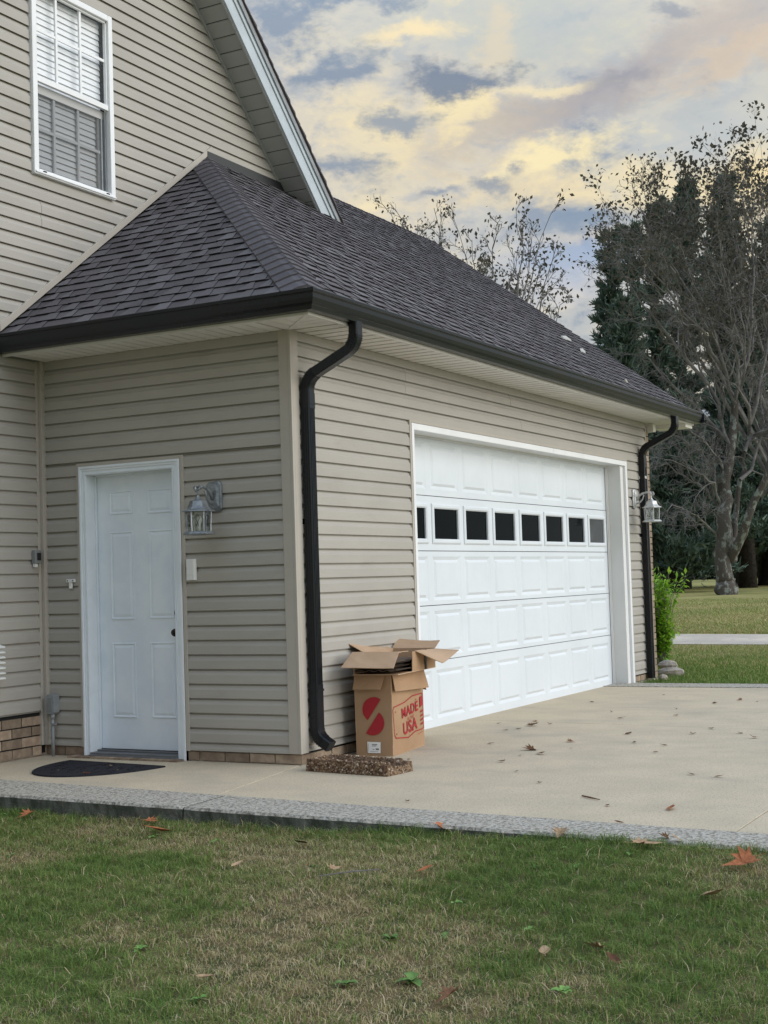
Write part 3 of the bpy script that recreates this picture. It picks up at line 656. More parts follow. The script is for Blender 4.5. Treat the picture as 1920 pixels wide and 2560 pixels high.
# corner pieces each side of the mitre
for k_ in range(4):
    a = -.385+k_*.1
    mbp = MB().add([(a+.004, -.385, FZ-.006), (min(a+.098, .02), -.385, FZ-.006), (min(a+.098, .02), min(a+.09, -.004), FZ-.006), (a+.004, a-.004, FZ-.006)]+[(a+.004, -.385, FZ+.004), (min(a+.098, .02), -.385, FZ+.004), (min(a+.098, .02), min(a+.09, -.004), FZ+.004), (a+.004, a-.004, FZ+.004)], [(3, 2, 1, 0), (4, 5, 6, 7), (0, 1, 5, 4), (1, 2, 6, 5), (2, 3, 7, 6), (3, 0, 4, 7)]); mbp.build('soffit_panel', m_soff, sof)
    mbp = MB().add([(-.385, a+.004, FZ-.006), (a-.004, a+.004, FZ-.006), (min(a+.09, -.004), a+.098, FZ-.006), (-.385, a+.098, FZ-.006)]+[(-.385, a+.004, FZ+.004), (a-.004, a+.004, FZ+.004), (min(a+.09, -.004), a+.098, FZ+.004), (-.385, a+.098, FZ+.004)], [(3, 2, 1, 0), (4, 5, 6, 7), (0, 1, 5, 4), (1, 2, 6, 5), (2, 3, 7, 6), (3, 0, 4, 7)]); mbp.build('soffit_panel', m_soff, sof)
MB().hexa([(-.39, -.375, FZ-.011), (-.375, -.39, FZ-.011), (.008, -.008, FZ-.011), (-.008, .008, FZ-.011), (-.39, -.375, FZ-.006), (-.375, -.39, FZ-.006), (.008, -.008, FZ-.006), (-.008, .008, FZ-.006)]).build('mitre_strip', m_soff, sof)
MB().box(-.41, -.41, FZ-.012, XE-.02, -.392, RZ-.01).box(-.41, -.392, FZ-.012, -.392, WD, RZ-.01).build('fascia', m_soff, house)
MB().box(XE-.3, -.39, FZ-.05, XE-.03, 0, FZ-.002).box(LG+.1, -.08, FZ-.10, LG+.2, -.0, FZ-.01).build('soffit_return', m_soff, house)
MB().box(LG+.1, -.385, FZ+.02, XE-.06, .3, FZ+.12).build('gable_return', m_soff, house)

# ------------------------------------------------------------------ gutters
gp = [(0, 0), (0, -.128), (.062, -.1295), (.072, -.128), (.076, -.112), (.078, -.104), (.084, -.100), (.094, -.086), (.101, -.060), (.104, -.034), (.106, -.026), (.113, -.022), (.115, -.004), (.112, .0), (.105, .0), (.105, -.004), (.109, -.006), (.106, -.016), (.098, -.022), (.096, -.055), (.088, -.083), (.078, -.094), (.068, -.12), (.004, -.122), (.004, 0)]
FX = -.4115
gm = MB()
def ringG(x, mitre): return [(FX-o if mitre else x, FX-o, ZGT+z) for o, z in gp]
gm.loft([ringG(0, True), ringG(XE, False)])
gut_g = gm.build('gutter', m_gut, house, bevel=0)
gm = MB(); gm.loft([[(FX-o, WD, ZGT+z) for o, z in gp], [(FX-o, FX-o, ZGT+z) for o, z in gp]])
gut_d = gm.build('gutter', m_gut, house)
MB().box(XE, -.53, ZGT-.12, XE+.003, FX, ZGT-.01).build('gutter_end_cap', m_gut, house)
MB().hexa([(-.413, -.413, ZGT+.0), (XE, -.413, ZGT+.0), (XE, -.40, ZGT+.0), (-.413, -.40, ZGT+.0), (-.425, -.425, RZ-.012), (XE, -.425, RZ-.012), (XE, -.39, RZ-.01), (-.39, -.39, RZ-.01)]).hexa([(-.413, -.413, ZGT), (-.413, WD, ZGT), (-.40, WD, ZGT), (-.40, -.413, ZGT), (-.425, -.425, RZ-.012), (-.425, WD, RZ-.012), (-.39, WD, RZ-.01), (-.39, -.39, RZ-.01)]).build('drip_edge', m_gut, house)

# ------------------------------------------------------------------ downspouts
def arc(c0, r_, a0, a1, n, x):      # in the y/z plane
    return [(x, c0[0]+r_*math.cos(R(a0+(a1-a0)*i/n)), c0[1]+r_*math.sin(R(a0+(a1-a0)*i/n))) for i in range(n+1)]
def downspout(xc, zbot, elbow):
    yw = -.060
    pth = [(xc, -.452, 2.965), (xc, -.452, 2.92)]
    # bend towards the wall
    pth += arc((-.452+.12, 2.88), .12, 180, 245, 10, xc)
    e1 = pth[-1]
    pth2 = arc((yw-.12, 2.544), .12, 65, 0, 10, xc)
    top = MB().rectsweep(pth+pth2+[(xc, yw, 2.50)], (1, 0, 0), .083, .070)
    o = top.build('downspout', m_gut, house, bevel=0)
    # crimped ribs of the elbows
    rb = MB()
    for p_, q_ in list(zip((pth+[None])[2:9], pth[3:10]))+list(zip(pth2[:-1], pth2[1:])):
        if p_ is None: continue
        c_ = (Vector(p_)+Vector(q_))/2; dv = (Vector(q_)-Vector(p_)).normalized()
        rb.rectsweep([c_-dv*.003, c_+dv*.003], (1, 0, 0), .0905, .0775)
    rb.build('elbow_rib', m_gut, o)
    MB().rectsweep([(xc, yw, 2.515), (xc, yw, 2.41)], (1, 0, 0), .088, .075).rectsweep([(xc, yw, 2.445), (xc, yw, 2.438)], (1, 0, 0), .094, .081).build('pipe_joint', m_gut, o)
    MB().rectsweep([(xc, yw, 2.43), (xc, yw, .50 if elbow else zbot)], (1, 0, 0), .083, .070).build('pipe', m_gut, o)
    fl = MB()                          # corrugation of the pipe faces
    for dx in (-.024, -.008, .008, .024): fl.box(xc+dx-.0035, yw-.0375, (.50 if elbow else zbot+.02), xc+dx+.0035, yw-.0345, 2.41)
    for dy in (-.018, 0, .018): fl.box(xc-.0440, yw+dy-.0035, (.50 if elbow else zbot+.02), xc-.0410, yw+dy+.0035, 2.41)
    fl.build('pipe_flute', m_gut, o)
    MB().box(xc-.075, -.022, 1.62, xc+.075, -.018, 1.655).build('pipe_strap', m_gut, o)
    if elbow:
        a = [(xc, yw, .53), (xc, yw, .27)]+arc((yw-.10, .235), .10, 0, -62, 8, xc)
        l = Vector(a[-1]); dv = (Vector(a[-1])-Vector(a[-2])).normalized()
        a.append(tuple(l+dv*.06))
        MB().rectsweep(a, (1, 0, 0), .087, .074).build('lower_elbow', m_gut, o)
        rb = MB()
        for p_, q_ in zip(a[2:-2], a[3:-1]):
            c_ = (Vector(p_)+Vector(q_))/2; dv2 = (Vector(q_)-Vector(p_)).normalized(); rb.rectsweep([c_-dv2*.003, c_+dv2*.003], (1, 0, 0), .0925, .0795)
        rb.build('elbow_rib', m_gut, o)
        MB().rectsweep([(xc, yw, .50), (xc, yw, .485)], (1, 0, 0), .096, .083).build('pipe_joint', m_gut, o)
        e = Vector(a[-1]); cc = dv.cross(Vector((1, 0, 0)))
        MB().rectsweep([e+dv*.0005, e+dv*.001], (1, 0, 0), .075, .062).build('spout_opening', m_dark, o)
    return o
downspout(.1265, 0, True)
ds2 = downspout(7.37, .02, False)
MB().box(7.33, -.0, 2.28, 7.36, -.1, 2.31).build('pipe_bracket', m_pvc, ds2)

# ------------------------------------------------------------------ brickwork
BH, BL, JT = .058, .195, .010
def brick_mesh(L_, H_, D_, sd_):
    r_ = random.Random(sd_); mb = MB(); j = lambda: r_.uniform(-.002, .002)
    mb.hexa([(j(), j(), j()), (L_+j(), j(), j()), (L_, D_, 0), (0, D_, 0), (j(), j(), H_+j()), (L_+j(), j(), H_+j()), (L_, D_, H_), (0, D_, H_)])
    return mesh('brick', mb.V, mb.F, m_brick)
bricks = [brick_mesh(BL, BH, .05, k_) for k_ in range(6)]
halfs = [brick_mesh(.095, BH, .05, k_) for k_ in range(3)]
# foundation of side wall (faces -x)
fs = MB().box(.004, .0, -.1, .05, .94, .075).box(.004, 1.86, -.1, .05, WD, .075).build('brick_foundation', m_mortar, house)
y = .0
while y < WD-.05:
    L_ = min(BL, WD-y)
    if .76 < y < 1.0: link('brick', random.choice(halfs), fs, (-.006, .925, .008), (0, 0, -math.pi/2)); y = 1.85; continue
    o = link('brick', random.choice(bricks), fs, (-.006+random.uniform(-.002, .002), y+BL, .008), (0, 0, -math.pi/2)); y += BL+JT
# front wall
fg = MB().box(.0, .004, -.1, 1.70, .05, .083).box(6.93, .004, -.1, LG, .05, .09).build('brick_foundation', m_mortar, house)
for a, b in ((.0, 1.5), (6.95, 7.5)):
    x = a
    while x < b: link('brick', random.choice(bricks), fg, (x, -.006+random.uniform(-.002, .002), .008)); x += BL+JT
# main wall base, four courses plus
fm_ = MB().box(-4.5, WD+.004, -.1, -.0, WD+.05, .325).build('brick_foundation', m_mortar, house)
for r_ in range(4):
    x = -1.6+(.1 if r_ % 2 else 0); zc_ = .012+r_*.074
    while x < -.03:
        L_ = BL
        if x+BL > 0: 
            link('brick', random.choice(halfs), fm_, (x, WD-.008, zc_)).scale = ((-x-.01)/.095 if -x < .12 else 1, 1, 1.1)
        else: link('brick', random.choice(bricks), fm_, (x, WD-.008+random.uniform(-.003, .003), zc_)).scale = (1, 1, 1.1)
        x += BL+JT
# column of brick ends beside the far siding edge
x = 0; z = .0; k_ = 0
while z < 2.86:
    o = link('brick', random.choice(halfs), endw, (LG+.006, -.012+random.uniform(-.003, .003), z+.006)); o.scale = (1.08, 1, 1.08); z += .0735; k_ += 1
# brick rowlock under door step
MB().box(-.10, .93, -.02, .02, 1.95, .004).build('door_step_bed', m_mortar, house)
step = [o for o in house.children if o.name == 'door_step_bed'][0]
y = .94
while y < 1.93:
    o = link('brick', random.choice(halfs), step, (-.105, y+.064, .0)); o.rotation_euler = (0, 0, -math.pi/2); o.location = (-.11, y+.066, -.046); o.scale = (.66, 2.1, 1); y += .072

# ------------------------------------------------------------------ entry door
ey0, ey1, ez0, ez1, ex = 1.002, 1.793, .05, 2.062, .10
m_edoor = mat('entry_door_white', (.82, .88, .93), .42, c2=(.74, .81, .88), nscale=3, bump=.1, bscale=20, bsc=(1, 1, 6), spec=.4, dirt=(.52, .54, .56), dscale=7, dlo=.68, dhi=.95)
m_ecase = mat('casing_white', (.80, .85, .89), .45, c2=(.75, .80, .84), nscale=6, bump=.2, bscale=30, bsc=(1, 1, .3), spec=.4, dirt=(.5, .5, .47), dscale=12, dlo=.66, dhi=.85)
leaf = MB().box(ex, ey0-.008, ez0, ex+.045, ey1, ez1).build('entry_door', m_edoor, house)
def raised(name, y0, y1, z0, z1, par, mt, plane='x', base=ex, deep=.012, brd=.022, up=.004):
    """moulded panel: groove round a bevelled raised field. Built as rings"""
    def P(a, z, h): return (base-h, a, z) if plane == 'x' else (a, base-h, z)
    def ring(i, h): 
        r_ = [P(y0+i, z0+i, h), P(y1-i, z0+i, h), P(y1-i, z1-i, h), P(y0+i, z1-i, h)]
        return r_ if plane == 'y' else r_[::-1]
    mb = MB(); mb.loft([ring(0, .0), ring(.001, .006), ring(.008, .0075), ring(.014, .0015), ring(.014+.006, .001), ring(.014+brd, .0065), ring(.014+brd+.002, .007)], cap=False)
    b = len(mb.V); mb.add(ring(.014+brd+.002, .007), [(0, 1, 2, 3)])
    return mb.build(name, mt, par)
for (a, b, zb0, zt0) in ((1.452, 1.669, 1.768, 1.940), (1.090, 1.316, 1.760, 1.936), (1.452, 1.669, .993, 1.640), (1.090, 1.316, .996, 1.639), (1.452, 1.669, .278, .823), (1.090, 1.316, .280, .825)):
    raised('door_panel', a, b, zb0, zt0, leaf, m_edoor)
# knob, deadbolt
MB().lathe([(.0, .0), (.030, .001), (.031, .006), (.013, .009), (.011, .028), (.024, .036), (.029, .048), (.024, .060), (.0, .063)], (ex, 1.062, .895), 18, 'x').build('door_knob', m_bronze, leaf, smooth=True)
MB().lathe([(.0, .0), (.031, .001), (.030, .010), (.022, .016), (.0, .018)], (ex, 1.062, 1.035), 18, 'x').box(ex-.032, 1.058, 1.02, ex-.014, 1.066, 1.05).build('deadbolt', m_bronze, leaf)
# jamb + casing with moulding
fr = MB().box(0, 1.793, .02, .16, 1.815, 2.085).box(0, .975, .02, .16, ey0-.010, 2.085).box(0, ey0-.010, 2.064, .16, 1.793, 2.085)
fr.box(ex-.022, 1.782, .04, ex-.003, 1.793, 2.06).box(ex-.022, ey0-.01, .04, ex-.003, ey0+.001, 2.06).box(ex-.022, ey0, 2.052, ex-.003, ey1-.01, 2.064)
frame = fr.build('door_frame', m_ecase, house, bevel=.002)
cas = MB()
for lo, hi, dd in ((0, 1., .018), (.5, 1., .026), (.76, 1., .034), (.07, .2, .023)):
    wl, wr, wt = .0548, .0755, .0625
    cas.box(-dd-.0006, 1.791+lo*wl, .0, 0, 1.791+hi*wl, 2.064+lo*wt); cas.box(-dd-.0006, 1.002-hi*wr, .0, 0, 1.002-lo*wr, 2.064+lo*wt)
    cas.box(-dd, 1.002-hi*wr, 2.064+lo*wt, 0, 1.791+hi*wl, 2.064+hi*wt)
cas.build('door_casing', m_ecase, frame)
thr = MB().box(-.03, 1.0, .0, .14, 1.795, .034).box(-.045, 1.0, .0, -.03, 1.795, .02).box(.05, 1.0, .034, .1, 1.795, .046).build('threshold', m_sill, frame, bevel=.003)
MB().box(.085, 1.0, .046, .11, 1.795, .0505).build('door_sweep', m_dark, frame)
MB().box(.15, .95, 0, .18, 1.85, 2.1).build('interior_backing', m_dark, frame)

# ------------------------------------------------------------------ garage door
dg = .169
gd = MB().box(1.76, dg+.021, -.005, 6.745, dg+.04, 2.405).build('garage_door', m_dark, house)
secs = [-.008, .541, .999, 1.452, 1.911, 2.402]
m_field = m_field
PW = .617; X0 = 1.793
for i in range(5):
    z0, z1 = secs[i]+.003, secs[i+1]-.003
    if i != 3:
        MB().box(1.765, dg+.0125, z0, 6.735, dg+.02, z1).build('door_section', m_gdoor, gd)
    else:   # window section: front skin with eight openings
        mb = MB(); mb.box(1.765, dg, z0, 6.735, dg+.012, 1.538).box(1.765, dg, 1.822, 6.735, dg+.012, z1)
        xs = [1.765]
        for k_ in range(8): xs += [X0+k_*PW+.035, X0+k_*PW+.510]
        xs.append(6.735)
        for a, b in zip(xs[0::2], xs[1::2]): mb.box(a, dg, 1.538, b, dg+.012, 1.822)
        mb.build('door_section', m_gdoor, gd)
zr = [(.065, .462), (.580, .952), (1.038, 1.404), None, (1.968, 2.355)]
for i in range(5):
    for k_ in range(8):
        a = X0+k_*PW
        if zr[i]:
            za, zb = zr[i]; w = .533; m_ = (PW-w)/2
            def P(x, z, h): return (x, dg+.012-h, z)
            cx0 = 1.765 if k_ == 0 else a-m_; cx1 = 6.735 if k_ == 7 else a+w+m_; cz0, cz1 = secs[i]+.003, secs[i+1]-.003
            mb = MB()
            R_ = lambda ins, h: [P(a+ins, za+ins*.8, h), P(a+w-ins, za+ins*.8, h), P(a+w-ins, zb-ins*.8, h), P(a+ins, zb-ins*.8, h)]
            C_ = lambda h: [P(cx0, cz0, h), P(cx1, cz0, h), P(cx1, cz1, h), P(cx0, cz1, h)]
            mb.loft([C_(0), C_(.012), R_(0, .012), R_(.003, .0105), R_(.034, .0005), R_(.037, .0005), R_(.060, .0115), R_(.064, .013)], cap=False)
            mb.add(R_(.064, .013), [(0, 1, 2, 3)])
            mb.build('raised_panel', m_gdoor, gd)
        else:
            za, zb = 1.512, 1.848; w = .545; a2 = a-.0
            mb = MB(); t_ = .042
            R_ = lambda ins, h: [(a2+ins, dg-h, za+ins), (a2+w-ins, dg-h, za+ins), (a2+w-ins, dg-h, zb-ins), (a2+ins, dg-h, zb-ins)]
            mb.loft([R_(0, 0), R_(.001, .008), R_(.012, .014), R_(.03, .014), R_(.041, .006), R_(.042, -.012)], cap=False)
            mb.build('window_frame', m_gdoor, gd)
            MB().add(R_(.036, -.008), [(0, 1, 2, 3)]).build('pane', m_glass_grey if k_ == 7 else m_glass_dark, gd)
# reveal and trim
tr_ = MB()
tr_.box(6.745, 0, -.0, 6.86, dg+.05, 2.44).box(1.755, .0, 0, 1.765, dg+.05, 2.44).box(1.765, 0, 2.405, 6.745, dg+.05, 2.44)
gf = tr_.build('garage_door_frame', m_jamb, house)
MB().box(6.72, dg-.022, -.0, 6.745, dg-.004, 2.405).box(6.705, dg-.012, 0, 6.72, dg-.006, 2.405).box(1.765, dg-.022, 2.39, 6.72, dg-.004, 2.405).box(1.765, dg-.02, 0, 1.775, dg-.004, 2.39).build('weather_strip', m_jamb, gf)
MB().box(6.845, -.028, -.02, 6.9015, .0, 2.454).build('side_trim', m_white, gf, bevel=.003)
MB().box(1.729, -.028, -.0, 1.768, .0, 2.454).build('side_trim', m_white, gf, bevel=.003)
MB().box(1.768, -.027, 2.402, 4.72, 0, 2.453).box(4.723, -.027, 2.402, 6.845, 0, 2.453).build('head_trim', m_white, gf, bevel=.002)
MB().box(1.765, dg+.002, -.03, 6.74, dg+.03, -.0065).build('bottom_seal', m_dark, gd)
# small grip lines on door: two dark handles / hinges are not visible from outside

# ------------------------------------------------------------------ wall lanterns
def lantern(loc, rz, label, mt):
    t_ = thing('wall_lantern', label, 'lantern', loc, rz, 'coach lanterns on the garage walls')
    # local: wall behind at y=0, sticks out to -y; origin at back plate centre
    bp = MB()
    oct_ = lambda w, h, y: [(-w+.02, y, -h), (w-.02, y, -h), (w, y, -h+.02), (w, y, h-.02), (w-.02, y, h), (-w+.02, y, h), (-w, y, h-.02), (-w, y, -h+.02)]
    bp.loft([oct_(.062, .105, 0), oct_(.062, .105, -.012), oct_(.055, .098, -.016), oct_(.045, .088, -.017), oct_(.042, .085, -.026), oct_(.032, .06, -.032)])
    bp.build('back_plate', mt, t_, local=True)
    arm = MB()
    pts = [(0, -.03, -.02), (0, -.06, .03), (0, -.10, .055), (0, -.15, .065), (0, -.19, .055), (0, -.20, .03)]
    arm.tube(pts, [.014, .013, .011, .010, .010, .010], 8)
    arm.tube([(0, -.03, -.055), (0, -.07, -.045), (0, -.10, -.01), (0, -.115, .03), (0, -.10, .05)], [.008, .008, .007, .006, .005], 6)
    arm.tube([(0, -.19, .055), (0, -.225, .065), (0, -.235, .04), (0, -.222, .028), (0, -.212, .04)], .006, 6)
    for sx in (-1, 1): arm.tube([(0, -.20, .055), (sx*.02, -.20, .068), (sx*.034, -.20, .056), (sx*.03, -.20, .042), (sx*.02, -.20, .046)], .005, 6)
    arm.build('scroll_arm', mt, t_, smooth=True, local=True)
    cy = -.20
    def hexr(r_, z, n=6, ph=30): return [(r_*math.cos(R(ph+360/n*j)), cy+r_*math.sin(R(ph+360/n*j)), z) for j in range(n)]
    cap = MB().loft([hexr(.007, .035), hexr(.009, .012), hexr(.006, .006), hexr(.010, .0), hexr(.014, -.012), hexr(.030, -.028), hexr(.058, -.038), hexr(.070, -.075), hexr(.085, -.092), hexr(.112, -.104), hexr(.114, -.110), hexr(.09, -.112)])
    cap.build('lantern_cap', mt, t_, local=True)
    for j in range(6):
        cg = MB()
        a = R(30+60*j); a2 = R(30+60*(j+1))
        top = (.086*math.cos(a), cy+.086*math.sin(a), -.112); bot = (.080*math.cos(a), cy+.080*math.sin(a), -.248)
        cg.tube([top, bot], .006, 5); cg.build('cage_bar', mt, t_, local=True)
    # glass with a leaded motif
    gl = MB().loft([hexr(.082, -.112), hexr(.076, -.248)], cap=False); gl.build('lantern_glass', m_lglass, t_, local=True)
    le = MB()
    for j in range(6):
        a = R(60+60*j); nx, ny = math.cos(a), math.sin(a); r_ = .071; tx, ty = -ny, nx
        for s_ in (-1, 1):
            le.tube([(nx*r_+tx*s_*.0, cy+ny*r_, -.13), (nx*(r_-.001)+tx*s_*.018, cy+ny*r_+ty*s_*.018, -.155), (nx*(r_-.002)+tx*0, cy+ny*(r_-.002), -.185), (nx*(r_-.003)+tx*s_*.008, cy+ny*(r_-.003)+ty*s_*.008, -.215)], .0017, 4)
    le.build('leaded_motif', m_dark, t_, local=True)
    MB().loft([hexr(.09, -.246), hexr(.102, -.252), hexr(.112, -.262), hexr(.110, -.268), hexr(.06, -.272)]).build('base_ring', mt, t_, local=True)
    MB().lathe([(.012, -.245), (.014, -.215), (.013, -.20), (.022, -.175), (.024, -.16), (.016, -.14), (.0, -.132)], (0, cy, 0), 12).build('bulb', m_pvc, t_, smooth=True, local=True)
    return t_
L1 = lantern((-.022, .628, 1.84), -math.pi/2, 'weathered grey coach lantern beside the white entry door', m_lant)
L2 = lantern((7.12, -.022, 2.045), 0, 'pale coach lantern beyond the garage door in front of the far downspout', m_metal)

# ------------------------------------------------------------------ small things on the walls
b_ = MB().box(-.055, .800, 1.263, -.021, .868, 1.412).build('sensor_box', m_pvc, None, bevel=.004); tag(b_, 'slim white rectangular keypad box under the lantern by the entry door', 'keypad')
MB().box(-.058, .806, 1.30, -.055, .862, 1.405).build('slide_cover', m_pvc, b_, bevel=.001)
hk = MB().box(-.040, 1.900, 1.278, -.020, 1.980, 1.303).box(-.040, 1.926, 1.232, -.026, 1.955, 1.278).box(-.05, 1.935, 1.232, -.036, 1.946, 1.25).build('wall_hook', m_pvc, None, bevel=.004)
tag(hk, 'small white T shaped hook on the siding left of the entry door', 'hook')
MB().lathe([(0, 0), (.005, .001), (.004, .003), (0, .004)], (-.040, 1.915, 1.291), 8, 'x').lathe([(0, 0), (.005, .001), (.004, .003), (0, .004)], (-.040, 1.965, 1.291), 8, 'x').build('screw', m_dark, hk)
jb = MB().box(-.155, WD-.06, 1.425, -.085, WD-.02, 1.525).build('sensor', m_plast, None, bevel=.006); tag(jb, 'small grey weather sensor box in the inner wall corner', 'sensor')
MB().box(-.135, WD-.067, 1.45, -.10, WD-.06, 1.505).build('dark_lens', m_dark, jb); MB().box(-.15, WD-.05, 1.40, -.12, WD-.03, 1.425).build('cable_gland', m_pvc, jb)
# conduit with junction box
cb = MB().loft([[(-.02-.0, y_, z_) for y_, z_ in ((2.085, .325), (2.10, .31), (2.14, .31), (2.155, .325), (2.155, .44), (2.14, .455), (2.10, .455), (2.085, .44))], [(-.085, y_, z_) for y_, z_ in ((2.085, .325), (2.10, .31), (2.14, .31), (2.155, .325), (2.155, .44), (2.14, .455), (2.10, .455), (2.085, .44))]]).build('conduit_box', m_galv)
tag(cb, 'grey metal outlet box on a conduit pipe left of the entry door', 'outlet box')
MB().tube([(-.06, 2.118, .31), (-.06, 2.118, -.005)], .0125, 10).tube([(-.06, 2.118, .31), (-.06, 2.118, .275)], .018, 10).build('conduit_pipe', m_galv, cb, smooth=True)
MB().box(-.075, 2.09, .228, -.045, 2.112, .242).build('pipe_clamp', m_plast, cb); MB().box(-.088, 2.10, .33, -.085, 2.14, .43).build('box_cover', m_plast, cb, bevel=.002)
# louvred vent hood on the main wall at the picture edge
vt = MB().box(-.72, WD-.04, .58, -.52, WD-.02, .86).build('louvre_vent', m_pvc); tag(vt, 'white louvred vent on the siding at the left picture edge', 'vent')
for k_ in range(7): MB().hexa([(-.655, WD-.085, .60+k_*.037), (-.505, WD-.085, .60+k_*.037), (-.505, WD-.03, .615+k_*.037), (-.655, WD-.03, .615+k_*.037), (-.655, WD-.085, .612+k_*.037), (-.505, WD-.085, .612+k_*.037), (-.505, WD-.03, .627+k_*.037), (-.655, WD-.03, .627+k_*.037)]).build('louvre', m_pvc, vt, bevel=.003)

# ------------------------------------------------------------------ setting: drive, curb, lane, field
def cx_in(y): return -1.257+.066*y
def cx_out(y): return -1.69+.035*y
def edgez(y):     # how far the near lawn lies below the curb top
    return float(np.interp(y, [-14, -3.4, -2.6, -1.8, -1.2, -.3, .6, 3], [-.004, -.004, -.012, -.03, -.06, -.085, -.10, -.12]))
drv = MB().add([(cx_in(WD)+.01, WD, -.03), (cx_in(-14), -14, -.03), (6.4, -14, -.03), (6.4, .5, -.03), (0.1, .5, -.03), (.1, WD, -.03)], [(0, 1, 2, 3, 4, 5)]).build('driveway', m_dark); tag(drv, kind='structure')
def slab(pts, name='slab', par=drv, mt=m_conc, z1=0., z0=-.12):
    n = len(pts)
    return MB().add([(x, y, z1) for x, y in pts]+[(x, y, z0) for x, y in pts], [tuple(range(n)), tuple(reversed(range(n, 2*n)))]+[(i+n, (i+1) % n+n, (i+1) % n, i) for i in range(n)]).build(name, mt, par, bevel=.004)
g_ = .003
J = lambda x: -.02+.159*x          # walkway joint runs from the corner to the curb
ci = lambda y: cx_in(y)+.004
slab([(ci(WD), WD), (ci(J(-1.24)+g_), J(-1.24)+g_), (-.0, J(0)+g_+.02), (.0, .03), (.02, .05), (.02, WD)][::1])
slab([(ci(J(-1.24)-g_), J(-1.24)-g_), (ci(-3.3), -3.3), (2.66, -3.3), (2.98, .5), (0.03, .5), (.03, .0), (0.0, J(0)-g_+.018)])
slab([(2.668, -3.3), (6.4, -3.3), (6.4, .5), (2.988, .5)])
slab([(ci(-3.306), -3.306), (ci(-9), -9), (2.6, -9), (2.66, -3.306)]); slab([(2.668, -3.306), (2.608, -9), (6.4, -9), (6.4, -3.306)])
# curb strip of exposed aggregate (near) in lengths with joints
cb_ = MB().add([(cx_out(WD)+.05, WD, -.4), (cx_out(-14)+.05, -14, -.4), (cx_in(-14)-.05, -14, -.4), (cx_in(WD)-.05, WD, -.4)], [(0, 1, 2, 3)]).build('curb', m_aggside); tag(cb_, kind='structure')
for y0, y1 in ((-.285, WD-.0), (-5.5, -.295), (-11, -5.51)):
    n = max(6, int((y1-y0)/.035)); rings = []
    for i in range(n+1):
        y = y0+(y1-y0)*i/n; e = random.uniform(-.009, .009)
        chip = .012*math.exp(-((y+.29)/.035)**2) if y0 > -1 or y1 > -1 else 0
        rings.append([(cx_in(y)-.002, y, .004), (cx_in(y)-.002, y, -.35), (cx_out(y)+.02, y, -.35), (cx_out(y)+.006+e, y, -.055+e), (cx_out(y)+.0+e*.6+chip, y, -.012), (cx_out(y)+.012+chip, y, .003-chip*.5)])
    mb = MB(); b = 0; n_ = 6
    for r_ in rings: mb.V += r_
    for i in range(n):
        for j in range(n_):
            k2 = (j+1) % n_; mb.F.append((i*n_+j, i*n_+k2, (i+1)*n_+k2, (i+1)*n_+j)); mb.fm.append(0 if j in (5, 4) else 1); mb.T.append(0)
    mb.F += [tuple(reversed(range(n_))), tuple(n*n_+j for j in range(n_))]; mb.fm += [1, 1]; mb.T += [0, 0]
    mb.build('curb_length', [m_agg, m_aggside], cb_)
# far curb strip
fcb = MB().box(6.41, -14, -.3, 6.86, .35, .006).box(6.86, -.02, -.3, 7.9, .0, .0).build('far_curb', m_agg); tag(fcb, kind='structure')
# lane beyond
ln = MB()
ys = np.linspace(-40, 60, 60)
ln.add([(14.7+.2*(y)*.9, y, -.010) for y in ys]+[(18.0+.2*y*1.2, y, -.010) for y in ys], [(i, i+60, i+61, i+1)[::1] for i in range(59)])
lane = ln.build('lane', m_lane); tag(lane, kind='structure')

def nearz(x, y): return edgez(y)-.045*max(0., cx_out(y)-x)+.008*math.sin(3.1*x+1.3*y)+.006*math.sin(5.3*y-2.2*x)-.006
ys = np.linspace(-9, WD+.2, 120); n2_ = 60
V = []; 
for y in ys:
    for i in range(n2_):
        x = cx_out(y)+.06-(i/(n2_-1))**1.3*9
        V.append((x, y, nearz(x, y) if i > 0 else nearz(x, y)-.05))
F = np.array([(j*n2_+i, (j+1)*n2_+i, (j+1)*n2_+i+1, j*n2_+i+1) for j in range(119) for i in range(n2_-1)])
o = link('lawn', fastmesh('lawn', np.array(V), F, m_soil, smooth=True)); tag(o, kind='structure')
# field: one sheet to the horizon
xs = np.array([-900, -60, -11, -1.5, 6.6, 6.87, 8, 10, 12, 14, 16, 18, 22, 30, 45, 70, 100, 150, 300, 1500.]); yf = np.array([-1200, -300, -100, -40, -15, -9.2, -8.8, 0, 3, 20, 40, 80, 200, 1500.])
def fz(x, y):
    if x < -1: return -.62 if -9.0 < y else -.42
    if x < 6.7: return -.2
    return -.02 + (.0 if x < 30 else 0)
V = [(x, y, fz(x, y)) for y in yf for x in xs]; nx = len(xs)
F = np.array([(j*nx+i, j*nx+i+1, (j+1)*nx+i+1, (j+1)*nx+i) for j in range(len(yf)-1) for i in range(nx-1)])
o = link('field', fastmesh('field', np.array(V), F, m_field)); tag(o, kind='structure')

